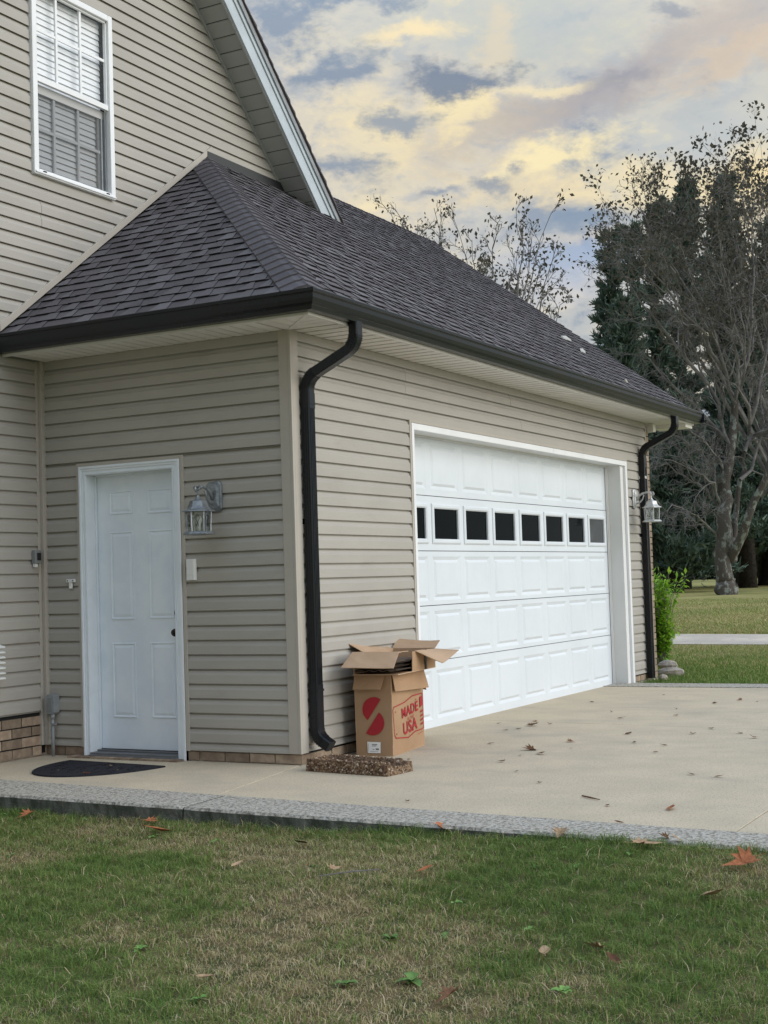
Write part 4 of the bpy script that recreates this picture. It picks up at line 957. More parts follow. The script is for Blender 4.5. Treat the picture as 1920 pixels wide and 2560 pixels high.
# ------------------------------------------------------------------ grass
brown = [(-3.1, -1.9, .5), (-2.0, -.7, .25), (-2.32, -1.45, .45), (-3.35, -2.09, .45), (-1.9, .06, .32), (-3.79, -2.04, .35), (-3.99, -2.36, .3), (-2.45, -2.07, .35), (-3.66, -2.73, .3), (-3.26, -2.76, .25), (-4.02, -3.0, .35), (-2.21, -3.57, .3), (-2.25, -.5, .25), (-3.65, -1.41, .25), (-2.57, .06, .3), (-4.09, -2.78, .4), (-3.69, -3.36, .2), (-2.2, -1.1, .3)]
green = [(-3.54, -.79, .4), (-2.63, -.44, .35), (-2.55, -.81, .3), (-3.23, -1.57, .3), (-4.0, -1.5, .35), (-2.64, -2.57, .4), (-2.11, -2.72, .45), (-1.62, -3.16, .3), (-1.75, -1.66, .3), (-2.84, -3.1, .5), (-2.97, -3.5, .3), (-3.62, -3.06, .25), (-4.22, -2.09, .2), (-3.59, -3.61, .3), (-1.8, -2.6, .3), (-1.78, .9, .25)]
def patch(x, y):
    v = np.full_like(x, .50)
    for a, b, r_ in brown: v += .50*np.exp(-((x-a)**2+(y-b)**2)/(r_**2*.55))
    for a, b, r_ in green: v -= .30*np.exp(-((x-a)**2+(y-b)**2)/(r_**2*.6))
    v += .07*np.sin(9*x+4*y)*np.sin(7*y-3*x)+.06*np.sin(17*x-6*y+1)*np.sin(13*y+5*x)
    return v
def blades(n, X, Y, Z, h, w, tint, lean=.5, clump=None):
    yaw = rng.uniform(0, 2*np.pi, n); ln_ = rng.uniform(.1, 1, n)*lean; bend = rng.uniform(.2, 1.2, n)*lean
    dx, dy = np.cos(yaw), np.sin(yaw); px, py = -dy, dx
    ph = rng.uniform(0, np.pi, n); sx, sy = np.cos(ph), np.sin(ph)
    V = np.zeros((n, 5, 3))
    V[:, 0] = np.c_[X-sx*w/2, Y-sy*w/2, Z]; V[:, 1] = np.c_[X+sx*w/2, Y+sy*w/2, Z]
    mx_, my_ = X+dx*h*ln_*.4, Y+dy*h*ln_*.4; mz = Z+h*.55
    V[:, 2] = np.c_[mx_+sx*w*.4, my_+sy*w*.4, mz]; V[:, 3] = np.c_[mx_-sx*w*.4, my_-sy*w*.4, mz]
    V[:, 4] = np.c_[X+dx*h*(ln_+bend*.8), Y+dy*h*(ln_+bend*.8), Z+h*np.clip(1-.35*bend, .3, 1)]
    base = (np.arange(n)*5)[:, None]
    T = np.concatenate([base+np.array([0, 1, 2]), base+np.array([0, 2, 3]), base+np.array([3, 2, 4])], 1).reshape(-1, 3)
    return V.reshape(-1, 3), T, np.repeat(tint, 3)
def vnearz(x, y):
    e = np.interp(y, [-14, -3.4, -2.6, -1.8, -1.2, -.3, .6, 3], [-.004, -.004, -.012, -.03, -.06, -.085, -.10, -.12])
    return e-.045*np.maximum(0, -1.69+.035*y-x)+.008*np.sin(3.1*x+1.3*y)+.006*np.sin(5.3*y-2.2*x)-.010
n = 380000
Y = rng.uniform(-4.6, 2.0, n); X = -1.70+.035*Y-rng.uniform(0, 3.6, n)**1.0
keep = (Y < 1.9)
# keep only the strip the picture can see (plus margin)
keep &= (Y > -4.6+(X+5)*.15) 
X, Y = X[keep], Y[keep]; n = len(X)
pt = patch(X, Y); dens = rng.uniform(0, 1, n) < np.clip(1.05-.35*(pt-.55), .55, 1); X, Y, pt = X[dens], Y[dens], pt[dens]; n = len(X)
cl = .5+.5*np.sin(23*X+11*Y)*np.sin(19*Y-13*X)
dry = rng.uniform(0, 1, n) < np.clip(.05+.95*(pt-.35)*1.25, .04, .86)
tint = np.where(dry, rng.normal(.80, .12, n), rng.normal(.30, .14, n)+(pt-.5)*.25); tint = np.clip(tint, 0, 1)
hh = np.clip(rng.normal(.026, .009, n)*(1.15-.45*np.clip(pt-.45, 0, 1))*(.55+.9*cl), .008, .07); hh = np.where(dry, hh*.85, hh)
near_edge = (-1.70+.035*Y-X) < .07
hh = np.where(near_edge, hh*1.35, hh)
Vg, Tg, tg = blades(n, X, Y, vnearz(X, Y), hh, rng.uniform(.0016, .0034, n), tint, .95)
# longer loose blades
n3 = 4000; X3 = -1.75+rng.uniform(-3.2, 0, n3); Y3 = rng.uniform(-4.4, 1.9, n3)
V3, T3, t3 = blades(n3, X3, Y3, vnearz(X3, Y3), rng.uniform(.03, .075, n3), rng.uniform(.002, .004, n3), np.clip(np.where(rng.uniform(0, 1, n3) < .3, .85, .32)+rng.normal(0, .08, n3), 0, 1), 1.5)
Vg2 = np.concatenate([Vg, V3]); Tg2 = np.concatenate([Tg, T3+len(Vg)]); tg2 = np.concatenate([tg, t3])
o = link('grass', fastmesh('grass', Vg2, Tg2, m_grass, tg2)); tag(o, 'short mixed green and straw coloured lawn grass in front of the curb', 'grass', kind='stuff')
# far lawn grass between driveway and lane
n = 120000
X = 6.9+rng.uniform(0, 1, n)**1.25*9.5; Y = -6+rng.uniform(0, 1, n)*10
ok = (X < 14.4+.18*Y) & (X > 6.88) & ~((X < 7.75) & (Y > -.05)); X, Y = X[ok], Y[ok]; n = len(X)
fr_ = np.clip((X-8.2)/5.5, 0, 1); g2 = .05+.55*fr_+.12*np.sin(2.1*X+3*Y)*np.sin(3*Y-X)
dry = rng.uniform(0, 1, n) < np.clip(g2-.1, .02, .7); tint = np.clip(np.where(dry, rng.normal(.72, .1, n), rng.normal(.22+.2*fr_, .12, n)), 0, 1)
Vg, Tg, tg = blades(n, X, Y, np.full(n, -.02), rng.uniform(.02, .07, n), rng.uniform(.004, .009, n), tint, .8)
n3 = 90000; X3 = 18.4+rng.uniform(0, 1, n3)**1.5*32; Y3 = -2+rng.uniform(0, 1, n3)*(X3*.55); 
ok = X3 > 18.3+.25*Y3; X3, Y3 = X3[ok], Y3[ok]; n3 = len(X3)
pt3 = .5+.5*np.sin(.5*X3+.2*Y3)*np.sin(.35*Y3-.2*X3)
t_ = np.clip(rng.normal(.52+.12*pt3, .12, n3), 0, 1)
V3, T3, t3 = blades(n3, X3, Y3, np.full(n3, -.02), rng.uniform(.03, .08, n3), rng.uniform(.01, .025, n3), t_, .9)
o = link('grass', fastmesh('grass_far', np.concatenate([Vg, V3]), np.concatenate([Tg, T3+len(Vg)]), m_grass, np.concatenate([tg, t3]))); tag(o, 'far grass either side of the pale lane beyond the garage', 'grass', kind='stuff')

# ------------------------------------------------------------------ leaves
def leaf_mesh(kind, sd_, mt):
    r_ = random.Random(sd_)
    if kind == 'maple': out = [(0, 0), (.12, .05), (.38, .0), (.26, .14), (.5, .28), (.30, .30), (.36, .55), (.18, .46), (.1, .75), (0, 1.0), (-.1, .72), (-.2, .47), (-.36, .58), (-.28, .3), (-.5, .3), (-.27, .15), (-.36, .0), (-.1, .05)]
    else: out = [(0, 0), (.14, .15), (.22, .4), (.2, .65), (.1, .88), (0, 1.02), (-.1, .86), (-.19, .62), (-.2, .38), (-.12, .14)]
    curl = r_.uniform(.3, .9); V = []; tw = r_.uniform(-.4, .4)
    f = lambda x, y: .05+curl*(x*x)*1.3+.25*curl*(y-.5)**2+tw*x*(y-.5)+r_.uniform(-.02, .02)
    V = [(x, y-.5, f(x, y)) for x, y in out]; n_ = len(V)
    V += [(0, -.12, f(0, .38)-.05)]
    F = [(i, (i+1) % n_, n_) for i in range(n_)]
    # stem
    b = len(V); V += [(-.012, -.5, V[0][2]), (.012, -.5, V[0][2]), (.02, -.78, .10), (-.004, -.78, .11)]; F.append((b, b+1, b+2, b+3))
    return mesh('fallen_leaf', V, F, mt)
LM = [leaf_mesh('oak', 3, m_leafdry), leaf_mesh('maple', 4, m_leafdry), leaf_mesh('oak', 5, m_leafdry), leaf_mesh('maple', 6, m_leafdry)]
LP = [leaf_mesh('oak', 8, m_leafpale), leaf_mesh('maple', 9, m_leafpale)]; LO = [leaf_mesh('maple', 10, m_leafor), leaf_mesh('oak', 12, m_leafor)]
def put_leaf(me, x, y, z, s_, label, group=None, tilt=.25):
    o = link('fallen_leaf', me, None, (x, y, z), (random.uniform(-tilt, tilt), random.uniform(-tilt, tilt), random.uniform(0, 6.28))); o.scale = (s_, s_*random.uniform(.8, 1.1), s_*random.uniform(.6, 1))
    return tag(o, label, 'leaf', group)
dleaf = [(2.68, -.26), (2.22, -.52), (2.32, -.59), (2.57, -.59), (2.86, -.51), (2.72, -.7), (.8, -1.25), (1.11, -1.18), (.93, -1.35), (1.25, -1.44), (1.62, -1.29), (3.77, -.85), (3.26, -1.12), (4.12, -1.33), (3.55, -1.5), (5.45, -.8), (5.2, -1.01), (4.68, -1.53), (5.0, -1.66), (4.87, -1.86), (2.3, -2.0), (2.66, -2.05), (2.42, -2.33), (2.16, -2.5), (2.2, -1.54), (1.2, -2.07), (1.58, -2.01), (4.64, -.34), (.5, -1.24), (1.38, -.77), (1.66, -1.76), (-.3, -1.84), (-.96, -2.5), (-1.42, -2.72), (.26, -2.59), (.09, -1.53), (-1.15, -1.42), (.21, -2.77)]
big = {(2.57, -.59): ('biggest curled brown leaf on the concrete in front of the garage door', .13), (.93, -1.35): ('brown leaf at the near end of the leaf pair on the open concrete', .11), (1.11, -1.18): ('crumpled brown leaf touching its neighbour on the open concrete', .12), (3.26, -1.12): ('dark curled leaf on the drive beyond the leaf cluster', .09)}
for i, (x, y) in enumerate(dleaf):
    if (x, y) in big: put_leaf(random.choice(LM), x, y, .008, big[(x, y)][1], big[(x, y)][0])
    else: put_leaf(random.choice(LM), x, y, .006, random.uniform(.035, .075), 'small dry brown leaf scattered on the driveway concrete', 'small leaves scattered on the driveway')
put_leaf(LO[1], -.96, -2.84, .008, .10, 'rust coloured leaf with dark tip on the drive near the curb at right')
st = MB().tube([(-.70, -2.26, .006), (-.76, -2.33, .008), (-.80, -2.40, .006)], [.004, .005, .002], 5).build('twig', m_leafdry); tag(st, 'short dark twig lying on the drive near the curb', 'twig')
put_leaf(LO[0], -.82, 1.14, .014, .05, 'tiny red brown leaf on the grey curb strip below the doormat')
def L_(x, y): return nearz(x, y)+.028
for me, x, y, s_, lb in ((LO[1], -1.75, -1.93, .19, 'long rust and cream curled leaf standing in the grass near the curb'), (LM[0], -1.40+-.30, -1.98, .08, 'dark curled leaf in the grass touching the curb edge'),
        (LP[1], -1.80, -2.56, .09, 'pale curled leaf behind the green clump at centre right of the lawn'), (LP[1], -1.95, -3.04, .13, 'cream and pink folded leaf halfway down the right lawn'),
        (LO[0], -2.18, -3.5, .15, 'salmon pink star shaped leaf near the right picture edge'), (LP[0], -2.64, -3.52, .15, 'long pale tan oval leaf lying on the right lawn'),
        (LM[1], -1.74, -3.04, .07, 'small dark leaf at the right end of the curb edge'), (LP[0], -1.78, -3.12, .07, 'small pale leaf just below the right end of the curb'),
        (LO[1], -2.58, -2.25, .09, 'upright orange leaf at the edge of the brown patch in mid lawn'), (LP[1], -3.39, -3.3, .09, 'faded pinkish leaf in the lower right lawn'),
        (LP[0], -3.47, -3.16, .09, 'grey tan leaf left of the faded pinkish one'), (LM[2], -3.52, -3.43, .07, 'dark shrivelled leaf in the lower right lawn'), (LM[3], -4.04, -3.06, .10, 'dark brown leaf in the brown patch at the bottom of the lawn'),
        (LO[0], -1.86, .72, .11, 'orange brown leaf in the grass below the left part of the curb'), (LO[1], -1.98, -.34, .17, 'broad orange leaf in the grass left of centre'), (LO[0], -1.80, -.16, .10, 'brown leaf against the curb joint'),
        (LP[0], -2.57, -1.26, .09, 'small cream leaf in the middle of the straw coloured patch'), (LM[0], -2.09, -1.31, .09, 'greyish brown leaf at the upper edge of the straw patch'), (LP[0], -4.06, -2.16, .08, 'narrow pale leaf near the bottom of the lawn at left centre'), (LP[1], -2.66, -1.85, .07, 'small beige leaf beside the short dry stem')):
    put_leaf(me, x, y, L_(x, y), s_, lb, tilt=.45)
# low broadleaf weeds
def weed(x, y, s_, nl, label, sd_):
    r_ = random.Random(sd_); mb = MB()
    for k_ in range(nl):
        a = 6.28*k_/nl+r_.uniform(-.4, .4); l_ = s_*r_.uniform(.6, 1.1); w_ = l_*.32; el = r_.uniform(.15, .8)
        d_ = Vector((math.cos(a)*math.cos(el), math.sin(a)*math.cos(el), math.sin(el))); s2 = Vector((-math.sin(a), math.cos(a), 0)); up = Vector((0, 0, 1))
        p = Vector((x, y, nearz(x, y)+.01)); rows = [(0, .15), (.3, .8), (.6, 1), (.85, .6), (1.0, .08)]
        vs = []
        for t_, ww in rows:
            c_ = p+d_*l_*t_-up*(l_*.35*t_*t_); vs += [c_+s2*w_*ww+up*.12*l_*ww, c_, c_-s2*w_*ww+up*.12*l_*ww]
        fs_ = []
        for q in range(4): fs_ += [(q*3, q*3+1, q*3+4, q*3+3), (q*3+1, q*3+2, q*3+5, q*3+4)]
        mb.add(vs, fs_)
    o = mb.build('weed', m_weed, smooth=True); tag(o, label, 'weed', 'broadleaf weeds in the lawn')
ws_ = [(-2.06, -.37, .06, 6), (-2.08, -.78, .05, 5), (-3.78, -1.65, .06, 6), (-3.98, -2.67, .07, 8), (-3.45, -2.55, .07, 8), (-3.86, -2.85, .09, 10), (-3.83, -3.37, .08, 7), (-2.37, -2.67, .05, 5), (-2.01, -2.66, .045, 4), (-2.17, -2.84, .05, 5), (-2.11, -3.01, .05, 4), (-3.20, -2.99, .06, 4), (-2.96, -2.58, .06, 4), (-2.57, .15, .07, 5), (-4.23, -2.26, .06, 6), (-2.55, -1.67, .05, 4), (-1.80, -.42, .05, 6), (-3.35, -2.72, .05, 5), (-2.35, -2.85, .05, 5), (-1.76, .35, .05, 6), (-1.78, .95, .05, 6), (-1.77, .62, .045, 6)]
for i, (x, y, s_, nl) in enumerate(ws_): weed(x, y, s_*.62, nl, 'small low broadleaf weed growing in the near lawn', i)
o = ds = MB().tube([(-2.62, -2.05, L_(-2.62, -2.05)-.008), (-2.70, -1.97, L_(-2.7, -1.97)), (-2.76, -1.82, L_(-2.76, -1.82)-.01)], [.002, .0035, .002], 5).build('dry_stem', m_twig); tag(o, 'short dry grey stem lying in the mid lawn', 'stem')

# ------------------------------------------------------------------ doormat
mm = []
hm = Vector((-.26, 1.36, 0)); 
arcp = [(-.34+.0, .86)]
mb = MB(); pts = []
for j in range(25):
    a = math.pi*j/24; pts.append((-.30-.66*math.sin(a), 1.325-.455*math.cos(a)))
ang = R(-4.5); pts = [((-.30+(x+.30)*math.cos(ang)-(y-1.325)*math.sin(ang)), 1.325+(x+.30)*math.sin(ang)+(y-1.325)*math.cos(ang)) for x, y in pts]
n_ = len(pts)
cx_, cy_ = sum(p[0] for p in pts)/n_, sum(p[1] for p in pts)/n_
ring = lambda k_, z: [(cx_+(x-cx_)*k_, cy_+(y-cy_)*k_, z) for x, y in pts]
mb.loft([ring(1, .0), ring(1, .007), ring(.985, .011), ring(.95, .011), ring(.945, .009)][::-1])
dm = mb.build('doormat', m_mat); tag(dm, 'black half round rubber doormat on the walk below the entry door', 'doormat')
mb = MB(); random.seed(3)
for k_ in range(60):
    x = random.uniform(-.85, -.36); y = random.uniform(.97, 1.70); 
    if ((x+.30)/.60)**2+((y-1.325)/.40)**2 < 1: mb.box(x-.02, y-.004, .008, x+.02, y+.004, .0125)
mb.build('mat_rib', m_mat, dm)
for k_, (x, y) in enumerate(((-.62, 1.05), (-.45, 1.25), (-.75, 1.45))): put_leaf(LP[0], x, y, .014, .022, 'tiny pale leaf bit lying on the black doormat', 'leaf bits on the doormat')

# ------------------------------------------------------------------ splash block
sp = thing('splash_block', 'brown aggregate splash block on the concrete below the near downspout', 'splash block', (-.14, -.53, 0), R(-7))
mb = MB(); NX, NY = 14, 34; L2_, W2_ = .64, .27; V = []; 
for j in range(NY+1):
    for i in range(NX+1):
        u_ = i/NX; v_ = j/NY; x = (u_-.5)*W2_; y = (v_-.5)*L2_
        rim = min(1, max(0, (abs(u_-.5)-.22)/.12)) if v_ < 1-.07 else 1
        z = .038+.040*rim
        if v_ < .10: z = .045+.02*rim
        V.append((x+random.uniform(-.003, .003), y+random.uniform(-.003, .003), z+random.uniform(-.004, .004)))
top = len(V); F = [(j*(NX+1)+i, j*(NX+1)+i+1, (j+1)*(NX+1)+i+1, (j+1)*(NX+1)+i) for j in range(NY) for i in range(NX)]
edge = [i for i in range(NX+1)]+[j*(NX+1)+NX for j in range(1, NY+1)]+[NY*(NX+1)+i for i in range(NX-1, -1, -1)]+[j*(NX+1) for j in range(NY-1, 0, -1)]
b = len(V); V += [(V[e][0]*1.04, V[e][1]*1.02, 0) for e in edge]; ne = len(edge)
F += [(b+i, b+(i+1) % ne, edge[(i+1) % ne], edge[i]) for i in range(ne)]
mb.V = V; mb.F = F; mb.T = [0]*len(F); mb.fm = [0]*len(F); mb.build('block', m_splash, sp, local=True)
pb = MB()
for k_ in range(420):
    e = random.random(); x = random.uniform(-.5, .5); y = random.uniform(-.5, .5)
    if random.random() < .5: px_, py_, pz_ = x*W2_, y*L2_, (.078 if abs(x) > .34 or y > .43 else .040)
    elif random.random() < .6: px_, py_, pz_ = -W2_/2*1.02, y*L2_, random.uniform(.005, .07)
    else: px_, py_, pz_ = x*W2_, -L2_/2*1.01, random.uniform(.005, .05)
    r_ = random.uniform(.004, .009); pb.lathe([(0, -r_), (r_, -.3*r_), (r_*.9, .5*r_), (0, r_)], (px_, py_, pz_), 5)
o = pb.build('pebbles', mat('pebble', (.26, .17, .10), .7, c2=(.55, .48, .38), nscale=30, nlo=.5, nhi=.65), sp, local=True); o['kind'] = 'stuff'

# ------------------------------------------------------------------ cardboard boxes
BXO = Vector((.569, -.399, 0)); BA = R(6.9)
cbx = thing('cardboard_box', 'tall open cardboard box with red emblem and MADE IN THE USA print, flaps folded down', 'cardboard box', BXO, BA)
bl, bw, bh, tk = .635, .275, .56, .005
def wavy(mb, p00, p10, p11, p01, nu=6, nv=4, amp=.004, tk=.004, sd_=1, fm=(0, 1)):
    """thin board between four corners, slightly warped, both sides"""
    r_ = random.Random(sd_); p00, p10, p11, p01 = map(Vector, (p00, p10, p11, p01)); nrm = (p10-p00).cross(p01-p00).normalized()
    base = len(mb.V); A = []
    for j in range(nv+1):
        for i in range(nu+1):
            u_, v_ = i/nu, j/nv; p = (p00*(1-u_)+p10*u_)*(1-v_)+(p01*(1-u_)+p11*u_)*v_
            am = amp if 0 < v_ else 0
            A.append(p+nrm*(am*math.sin(3.3*u_+sd_)*v_*2+r_.uniform(-am, am)*.4))
    n_ = len(A); mb.V += [tuple(a) for a in A]+[tuple(a-nrm*tk) for a in A]
    k0 = lambda i, j: base+j*(nu+1)+i
    for j in range(nv):
        for i in range(nu):
            mb.F.append((k0(i, j), k0(i+1, j), k0(i+1, j+1), k0(i, j+1))); mb.fm.append(fm[0]); mb.F.append((k0(i, j)+n_, k0(i, j+1)+n_, k0(i+1, j+1)+n_, k0(i+1, j)+n_)); mb.fm.append(fm[1]); mb.T += [0, 0]
    e = [k0(i, 0) for i in range(nu+1)]+[k0(nu, j) for j in range(1, nv+1)]+[k0(i, nv) for i in range(nu-1, -1, -1)]+[k0(0, j) for j in range(nv-1, 0, -1)]
    for a, b2 in zip(e, e[1:]+e[:1]): mb.F.append((a, a+n_, b2+n_, b2)); mb.fm.append(fm[1]); mb.T.append(0)
    return mb
bd = MB()
wavy(bd, (0, 0, 0), (bl, 0, 0), (bl, 0, bh), (0, 0, bh), 10, 8, .001, tk, 2)
wavy(bd, (0, bw, 0), (0, 0, 0), (0, 0, bh), (0, bw, bh), 6, 8, .001, tk, 3)
wavy(bd, (bl, 0, 0), (bl, bw, 0), (bl, bw, bh), (bl, 0, bh), 4, 4, .002, tk, 4)
wavy(bd, (bl, bw, 0), (0, bw, 0), (0, bw, bh), (bl, bw, bh), 4, 4, .002, tk, 5)
wavy(bd, (0, bw, .004), (bl, bw, .004), (bl, 0, .004), (0, 0, .004), 2, 2, 0, .003, 5)
bd.build('box_body', [m_card, m_cardin], cbx, local=True)
fl = MB(); wavy(fl, (.002, -.008, bh+.002), (bl+.0, -.008, bh+.002), (bl-.03, -.045, .425), (.012, -.03, .448), 8, 4, .005, .004, 7); fl.F = [tuple(reversed(f)) for f in fl.F]; fl.build('flap', [m_cardin, m_card], cbx, local=True)
fl = MB(); wavy(fl, (-.008, bw-.01, bh+.002), (-.008, .04, bh+.002), (-.04, .065, .462), (-.042, bw, .466), 6, 4, .003, .004, 8); fl.F = [tuple(reversed(f)) for f in fl.F]; fl.build('flap', [m_cardin, m_card], cbx, local=True)
fl = MB(); wavy(fl, (bl+.006, .0, bh), (bl+.006, bw, bh), (bl+.10, bw, .43), (bl+.10, .01, .40), 4, 4, .004, .004, 9); fl.build('flap', [m_cardin, m_card], cbx, local=True)
# emblem on the end face (x = 0 plane, faces -x); y runs to the left in the picture
def flat(name, mt, polys, plane, h, par):
    mb = MB()
    for p in polys:
        if plane == 'x': vs = [(-h, a, z) for a, z in p]; mb.add(vs, [tuple(reversed(range(len(vs))))])
        else: vs = [(a, -h, z) for a, z in p]; mb.add(vs, [tuple(range(len(vs)))])
    # make all faces look outwards
    o = mb.build(name, mt, par, local=True); return o
def cut(cx2, cz2, rr, side):
    """part of a disc cut by a slanted chord. a = horizontal (towards picture left), so picture x = -a"""
    pts = []
    th = R(55)   # slant of the cut in the picture
    for j in range(41):
        a = th+math.pi*j/40 if side > 0 else th+math.pi+math.pi*j/40
        pts.append((cx2-rr*math.cos(a), cz2+rr*1.0*math.sin(a)))
    return pts
em = [cut(.131, .322, .088, 1), cut(.147, .232, .088, -1)]
flat('printed_emblem', m_red, em, 'x', .004, cbx)
flat('paper_label', m_label, [[(.188, .022), (.092, .022), (.090, .098), (.190, .100)]], 'x', .0045, cbx)
lab = [p for p in cbx.children if p.name.startswith('paper_label')][0]
flat('label_print', m_ink, [[(.155, .078), (.115, .078), (.115, .084), (.155, .084)], [(.155, .069), (.122, .069), (.122, .074), (.155, .074)], [(.128, .043), (.104, .043), (.104, .055), (.128, .055)], [(.150, .045), (.138, .045), (.138, .050), (.150, .050)], [(.182, .03), (.180, .03), (.180, .09), (.182, .09)], [(.17, .032), (.11, .032), (.11, .034), (.17, .034)]], 'x', .0052, cbx)
# badge outline + words on the long face
def strip(pts, w, closed=True):
    out = []; n_ = len(pts)
    for i in range(n_ if closed else n_-1):
        a, b = Vector((*pts[i], 0)), Vector((*pts[(i+1) % n_], 0)); d_ = (b-a).normalized(); s2 = Vector((-d_.y, d_.x, 0))*w/2; a = a-d_*w*.45; b = b+d_*w*.45
        out.append([(a-s2)[:2], (b-s2)[:2], (b+s2)[:2], (a+s2)[:2]])
    return out
FH = .0042
bx = [(.012, .318), (.030, .336), (.24, .352), (.40, .384), (.60, .386), (.618, .370), (.618, .135), (.58, .128), (.44, .126), (.30, .098), (.06, .120), (.036, .14)]
flat('printed_badge', m_red, strip(bx, .007), 'y', FH, cbx)
dots = [[(cx3+.006*math.cos(2*math.pi*j/10), cz3+.006*math.sin(2*math.pi*j/10)) for j in range(10)] for cx3, cz3 in ((.06, .30), (.075, .145), (.47, .352), (.40, .140))]
flat('printed_dot', m_red, dots, 'y', FH, cbx)
star = [[(.548, .36), (.60, .372), (.60, .30), (.548, .285)]]
bars = [[(.565, .262-i*.030), (.612, .268-i*.030), (.612, .255-i*.030), (.555, .247-i*.030)] for i in range(4)]
flat('printed_flag', m_red, star+bars+[[(.50, .10), (.60, .112), (.60, .109), (.50, .097)]], 'y', FH, cbx)
def text(s_, size, x, z, rot, off, plane, h, par, name='printed_lettering', mt=m_red, sx=1.):
    cu = bpy.data.curves.new('t', 'FONT'); cu.body = s_; cu.size = size; cu.offset = off; cu.resolution_u = 4; cu.align_x = 'CENTER'; cu.space_character = 1.08
    to = bpy.data.objects.new('t', cu); COL.objects.link(to); bpy.context.view_layer.update()
    me = bpy.data.meshes.new_from_object(to.evaluated_get(bpy.context.evaluated_depsgraph_get())); bpy.data.objects.remove(to)
    me.materials.clear(); me.materials.append(mt)
    for v in me.vertices:
        a, b = v.co.x*sx, v.co.y; c1, s1 = math.cos(rot), math.sin(rot); a, b = a*c1-b*s1, a*s1+b*c1
        v.co = (x+a, -h, z+b) if plane == 'y' else (-h, x-a, z+b)
    return link(name, me, par)
text('MADE', .098, .345, .258, R(5), .0022, 'y', FH, cbx, sx=1.22)
text('IN THE', .034, .355, .222, R(4), .0, 'y', FH, cbx, sx=1.2)
text('USA', .118, .340, .135, R(4), .0028, 'y', FH, cbx, sx=1.25)
# upper box, resting on the lower one
ub_ = thing('cardboard_box', 'shallow open cardboard box with spread flaps set on top of the tall printed box', 'cardboard box', BXO+Vector((0, 0, bh)), BA)
z0, z1 = .010, .150
u0, u1, v0, v1 = .06, .73, -.07, .27
bd = MB()
wavy(bd, (.245, v0, z0), (u1, v0, z0), (u1, v0, z1-.01), (.245, v0, z1), 6, 3, .002, .005, 2)
wavy(bd, (u1, v0, z0), (u1, v1, z0), (u1, v1, z1), (u1, v0, z1), 3, 3, .002, .005, 4)
wavy(bd, (u1, v1, z0), (-.02, v1, z0), (-.02, v1, z1), (u1, v1, z1), 5, 3, .002, .005, 5)
wavy(bd, (-.04, v1, z0), (-.04, v0+.0, z0), (u1, v0, z0), (u1, v1, z0), 2, 2, .0, .006, 5)
bd.build('box_body', [m_card, m_cardin], ub_, local=True)
# corrugated sheets seen edge on inside the open end
sh = MB()
for k_ in range(3):
    zc_ = .03+k_*.028; rows = [(v0+.01+(v1-v0-.02)*j/30) for j in range(31)]
    P0 = [(-.03, y, zc_+.006*math.sin(y*95+k_)) for y in rows]; P1 = [(.6, y, zc_+.006*math.sin(y*95+k_)) for y in rows]
    P0b = [(x, y, z+.004) for x, y, z in P0]; P1b = [(x, y, z+.004) for x, y, z in P1]
    n_ = 31; sh.add(P0+P1+P0b+P1b, [(i, n_+i, n_+i+1, i+1) for i in range(30)]+[(2*n_+i, 2*n_+i+1, 3*n_+i+1, 3*n_+i) for i in range(30)]+[(i, i+1, 2*n_+i+1, 2*n_+i) for i in range(30)])
sh.build('corrugated_sheet', mat('dark_corrugated', (.10, .07, .05), .9), ub_, local=True)
fl = MB(); wavy(fl, (-.035, v1-.0, z1+.012), (-.01, v0+.0, z1+.006), (-.175, v0-.02, z1-.085), (-.19, v1+.02, z1-.092), 6, 4, .004, .005, 11); fl.build('flap', [m_cardin, m_cardin], ub_, local=True)
fl = MB(); wavy(fl, (-.01, v0+.01, z1+.006), (-.035, v1, z1+.012), (.16, v1, z1+.004), (.20, v0+.01, z1+.0), 6, 4, .004, .005, 12); fl.build('flap', [m_cardin, m_cardin], ub_, local=True)
fl = MB(); wavy(fl, (.30, v0, z1), (u1, v0, z1-.01), (u1+.07, v0-.16, z1-.030), (.44, v0-.16, z1-.095), 6, 4, .004, .005, 13); fl.F = [tuple(f) for f in fl.F]; fl.build('flap', [mat('cardboard_lit', (.56, .42, .31), .85), m_cardin], ub_, local=True)  # front flap colour lightened to carry the light falling on it
fl = MB(); wavy(fl, (.18, v1, z1), (u1, v1, z1), (u1+.06, v1+.16, z1+.06), (.12, v1+.12, z1+.075), 8, 4, .004, .005, 14); fl.build('flap', [m_cardin, m_cardin], ub_, local=True)
fl = MB(); wavy(fl, (u1, v1, z1), (u1, v0, z1), (u1+.17, v0+.02, z1+.05), (u1+.17, v1+.02, z1+.06), 5, 4, .004, .005, 15); fl.build('flap', [m_cardin, m_cardin], ub_, local=True)
MB().box(.495, v0-.008, z0-.002, .53, v0-.0055, z1-.0).build('black_strap', m_tape, ub_, local=True)

